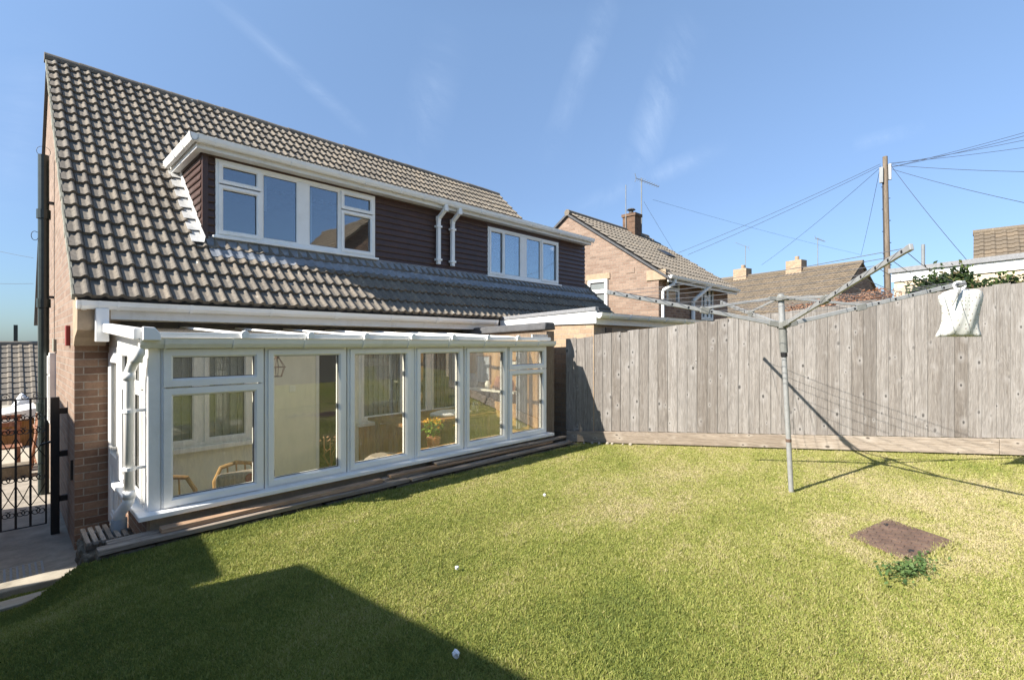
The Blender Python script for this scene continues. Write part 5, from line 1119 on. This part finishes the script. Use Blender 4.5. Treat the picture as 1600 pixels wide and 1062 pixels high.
nbh = thing('neighbouring_house', 'unseen brick house beyond the side path, shaped to shade the foot of the gable wall', 'house', (-2.0, 9, -2.0))
g1, g2 = back(.49, 8.277, -.666), back(.49, 6.348, -.799)
fp = [(-2.0, yk1), (-2.0, 9.2), (-6.0, 9.2), (-6.0, yk1 + 4 * SUN.y / -SUN.x + .05)]; ht = [g2[1] - .01, g1[1], g1[1], g2[1]]  # unseen block, one side cut along the sun to leave the kerb lit
MB().hexa([(x, y, -2.1) for x, y in fp], [(x, y, z - .05) for (x, y), z in zip(fp, ht)]).build('wall', 'brick_rear', nbh)
MB().hexa([(x, y, z - .049) for (x, y), z in zip(fp, ht)], [(x, y, z) for (x, y), z in zip(fp, ht)]).build('roof', 'felt', nbh)
rh = thing('gabled_house', 'gabled brick house across the garden mirrored in the upper windows', 'house', (12, -9, -1.5))
P, rf, z0 = simple_house(rh, (9.5, -14, 0), (0, 1, 0), 5.5, 7, -1.8, 3.2, 6.4, 'brick_rear', 'tile_brown', .3, .33)
bf = thing('back_fence', 'boarded fence at the bottom of the garden mirrored in the conservatory glass', 'fence', (3, -4.5, -1.2))
mb = MB(); x = -6
while x < 9.5: mb.rnd(); mb.box(x, x + .148, -4.52, -4.5 + random.uniform(0, .01), -1.25, .55 + random.uniform(-.01, .01)); x += .15
mb.build('board_panel', 'fence', bf)

# ------------------------------------------------------------------ grass
def inpoly(x, y, poly):
    c = np.zeros(len(x), bool); n = len(poly)
    for i in range(n):
        (x0, y0), (x1, y1) = poly[i], poly[(i + 1) % n]
        k = ((y0 > y) != (y1 > y)) & (x < (x1 - x0) * (y - y0) / ((y1 - y0) + 1e-12) + x0); c ^= k
    return c
def snoise(x, y, seed, scales):
    r_ = np.random.default_rng(seed); o = np.zeros_like(x)
    for sc_, am in scales:
        for _ in range(7):
            a = r_.uniform(0, 6.28); p = r_.uniform(0, 6.28); o += am * np.sin((x * np.cos(a) + y * np.sin(a)) * sc_ * r_.uniform(.6, 1.4) + p) / 2.6
    return o
def grass(NT):
    cov0 = np.mean([[p.x, p.y] for p in cv], 0); xs, ys = [], []; tot = 0
    while tot < NT:
        d = 1.15 + (9.2 - 1.15) * rng.random(400000) ** 1.05; l = rng.uniform(-1.4, 1.4, 400000) * d
        x = _c * d + _s * l; y = _s * d - _c * l
        # uniform in d and l/d means density ~ 1/d: nearer turf gets more blades
        poly = [(-1.6, 5.5), (.34, 5.55), (.35, 4.40), (.42, 4.26), (5.66, 4.25), (5.80, 4.40), (F1.x - .06, F1.y), (F1.x + .5, F1.y - 1.2), (3, -2.5), (-1.9, -1.5)]
        fz_ = rng.uniform(.98, 1.28, len(x)) + .07 * np.sin(x * 31) * np.sin(y * 27)
        k = inpoly(x, y, poly) & ~inpoly(cov0[0] + (x - cov0[0]) * fz_, cov0[1] + (y - cov0[1]) * fz_, [(p.x, p.y) for p in cv]) & ~inpoly(x, y, sl_)
        xs.append(x[k]); ys.append(y[k]); tot += k.sum()
    x = np.concatenate(xs)[:NT]; y = np.concatenate(ys)[:NT]
    z = np.vectorize(lawn_z)(x, y)
    d = np.hypot(x, y)
    cov = np.array([np.mean([p.x for p in cv]), np.mean([p.y for p in cv])]); dc_ = np.hypot((x - cov[0]), (y - cov[1]))
    dry = .46 + .105 * snoise(x, y, 3, [(1.1, .8), (2.6, .9), (7, .9)]) + .30 * np.exp(-((dc_ - .42) / .16) ** 2)
    df = (x - F0.x) * fnrm.x + (y - F0.y) * fnrm.y
    dry += .18 * np.exp(-(df / .35) ** 2) + .05 * np.clip(x - 2.5, -1.5, 2.5) - .12 * (y > 3.9) - .16 * np.clip(1.2 - x, 0, 1.2)
    tuft = snoise(x, y, 9, [(22, 1), (48, .8)])
    val = np.clip(dry + .06 * tuft + rng.normal(0, .20, NT), 0, 1)
    h = (.009 + .006 * rng.random(NT) + .0025 * tuft) * (1.15 - .4 * np.clip(dry, 0, 1)); h = np.clip(h, .009, .05) * np.where(rng.random(NT) < .02, 1.7, 1)
    cvs_ = [(p.x, p.y) for p in cv]; rim = inpoly(cov0[0] + (x - cov0[0]) * .90, cov0[1] + (y - cov0[1]) * .90, cvs_); h = np.where(rim, h * (1.3 + 1.3 * rng.random(NT)), h)
    edge = np.exp(-((y - 4.2) / .12) ** 2) * (x > .4) + np.exp(-(df / .06) ** 2); h *= 1 + .9 * edge * rng.random(NT)
    wdt = (.0016 + .0010 * rng.random(NT)) * np.clip(.75 + d * .22, 1, 2.4)
    a = rng.uniform(0, 2 * np.pi, NT); le = np.abs(rng.normal(0, .75, NT)); la = rng.uniform(0, 2 * np.pi, NT)
    tx, ty = np.cos(a) * wdt, np.sin(a) * wdt
    lx_, ly_ = np.cos(la) * h * le, np.sin(la) * h * le
    V = np.zeros((NT, 3, 3)); zz_ = z - .004
    V[:, 0] = np.stack([x - tx, y - ty, zz_], 1); V[:, 1] = np.stack([x + tx, y + ty, zz_], 1); V[:, 2] = np.stack([x + lx_, y + ly_, zz_ + h], 1)
    me = bpy.data.meshes.new('grass'); me.vertices.add(NT * 3); me.vertices.foreach_set('co', V.ravel()); me.loops.add(NT * 3); me.loops.foreach_set('vertex_index', np.arange(NT * 3, dtype=np.int32))
    me.polygons.add(NT); me.polygons.foreach_set('loop_start', np.arange(0, NT * 3, 3, dtype=np.int32)); me.update(calc_edges=True)
    at = me.attributes.new('rnd', 'FLOAT', 'FACE'); at.data.foreach_set('value', val.astype(np.float32))
    me.materials.append(M['grass']); o = bpy.data.objects.new('grass', me); COL.objects.link(o); o['kind'] = 'stuff'
    tag(o, 'short patchy lawn grass, green with straw coloured dry patches', 'grass')
grass(980000)
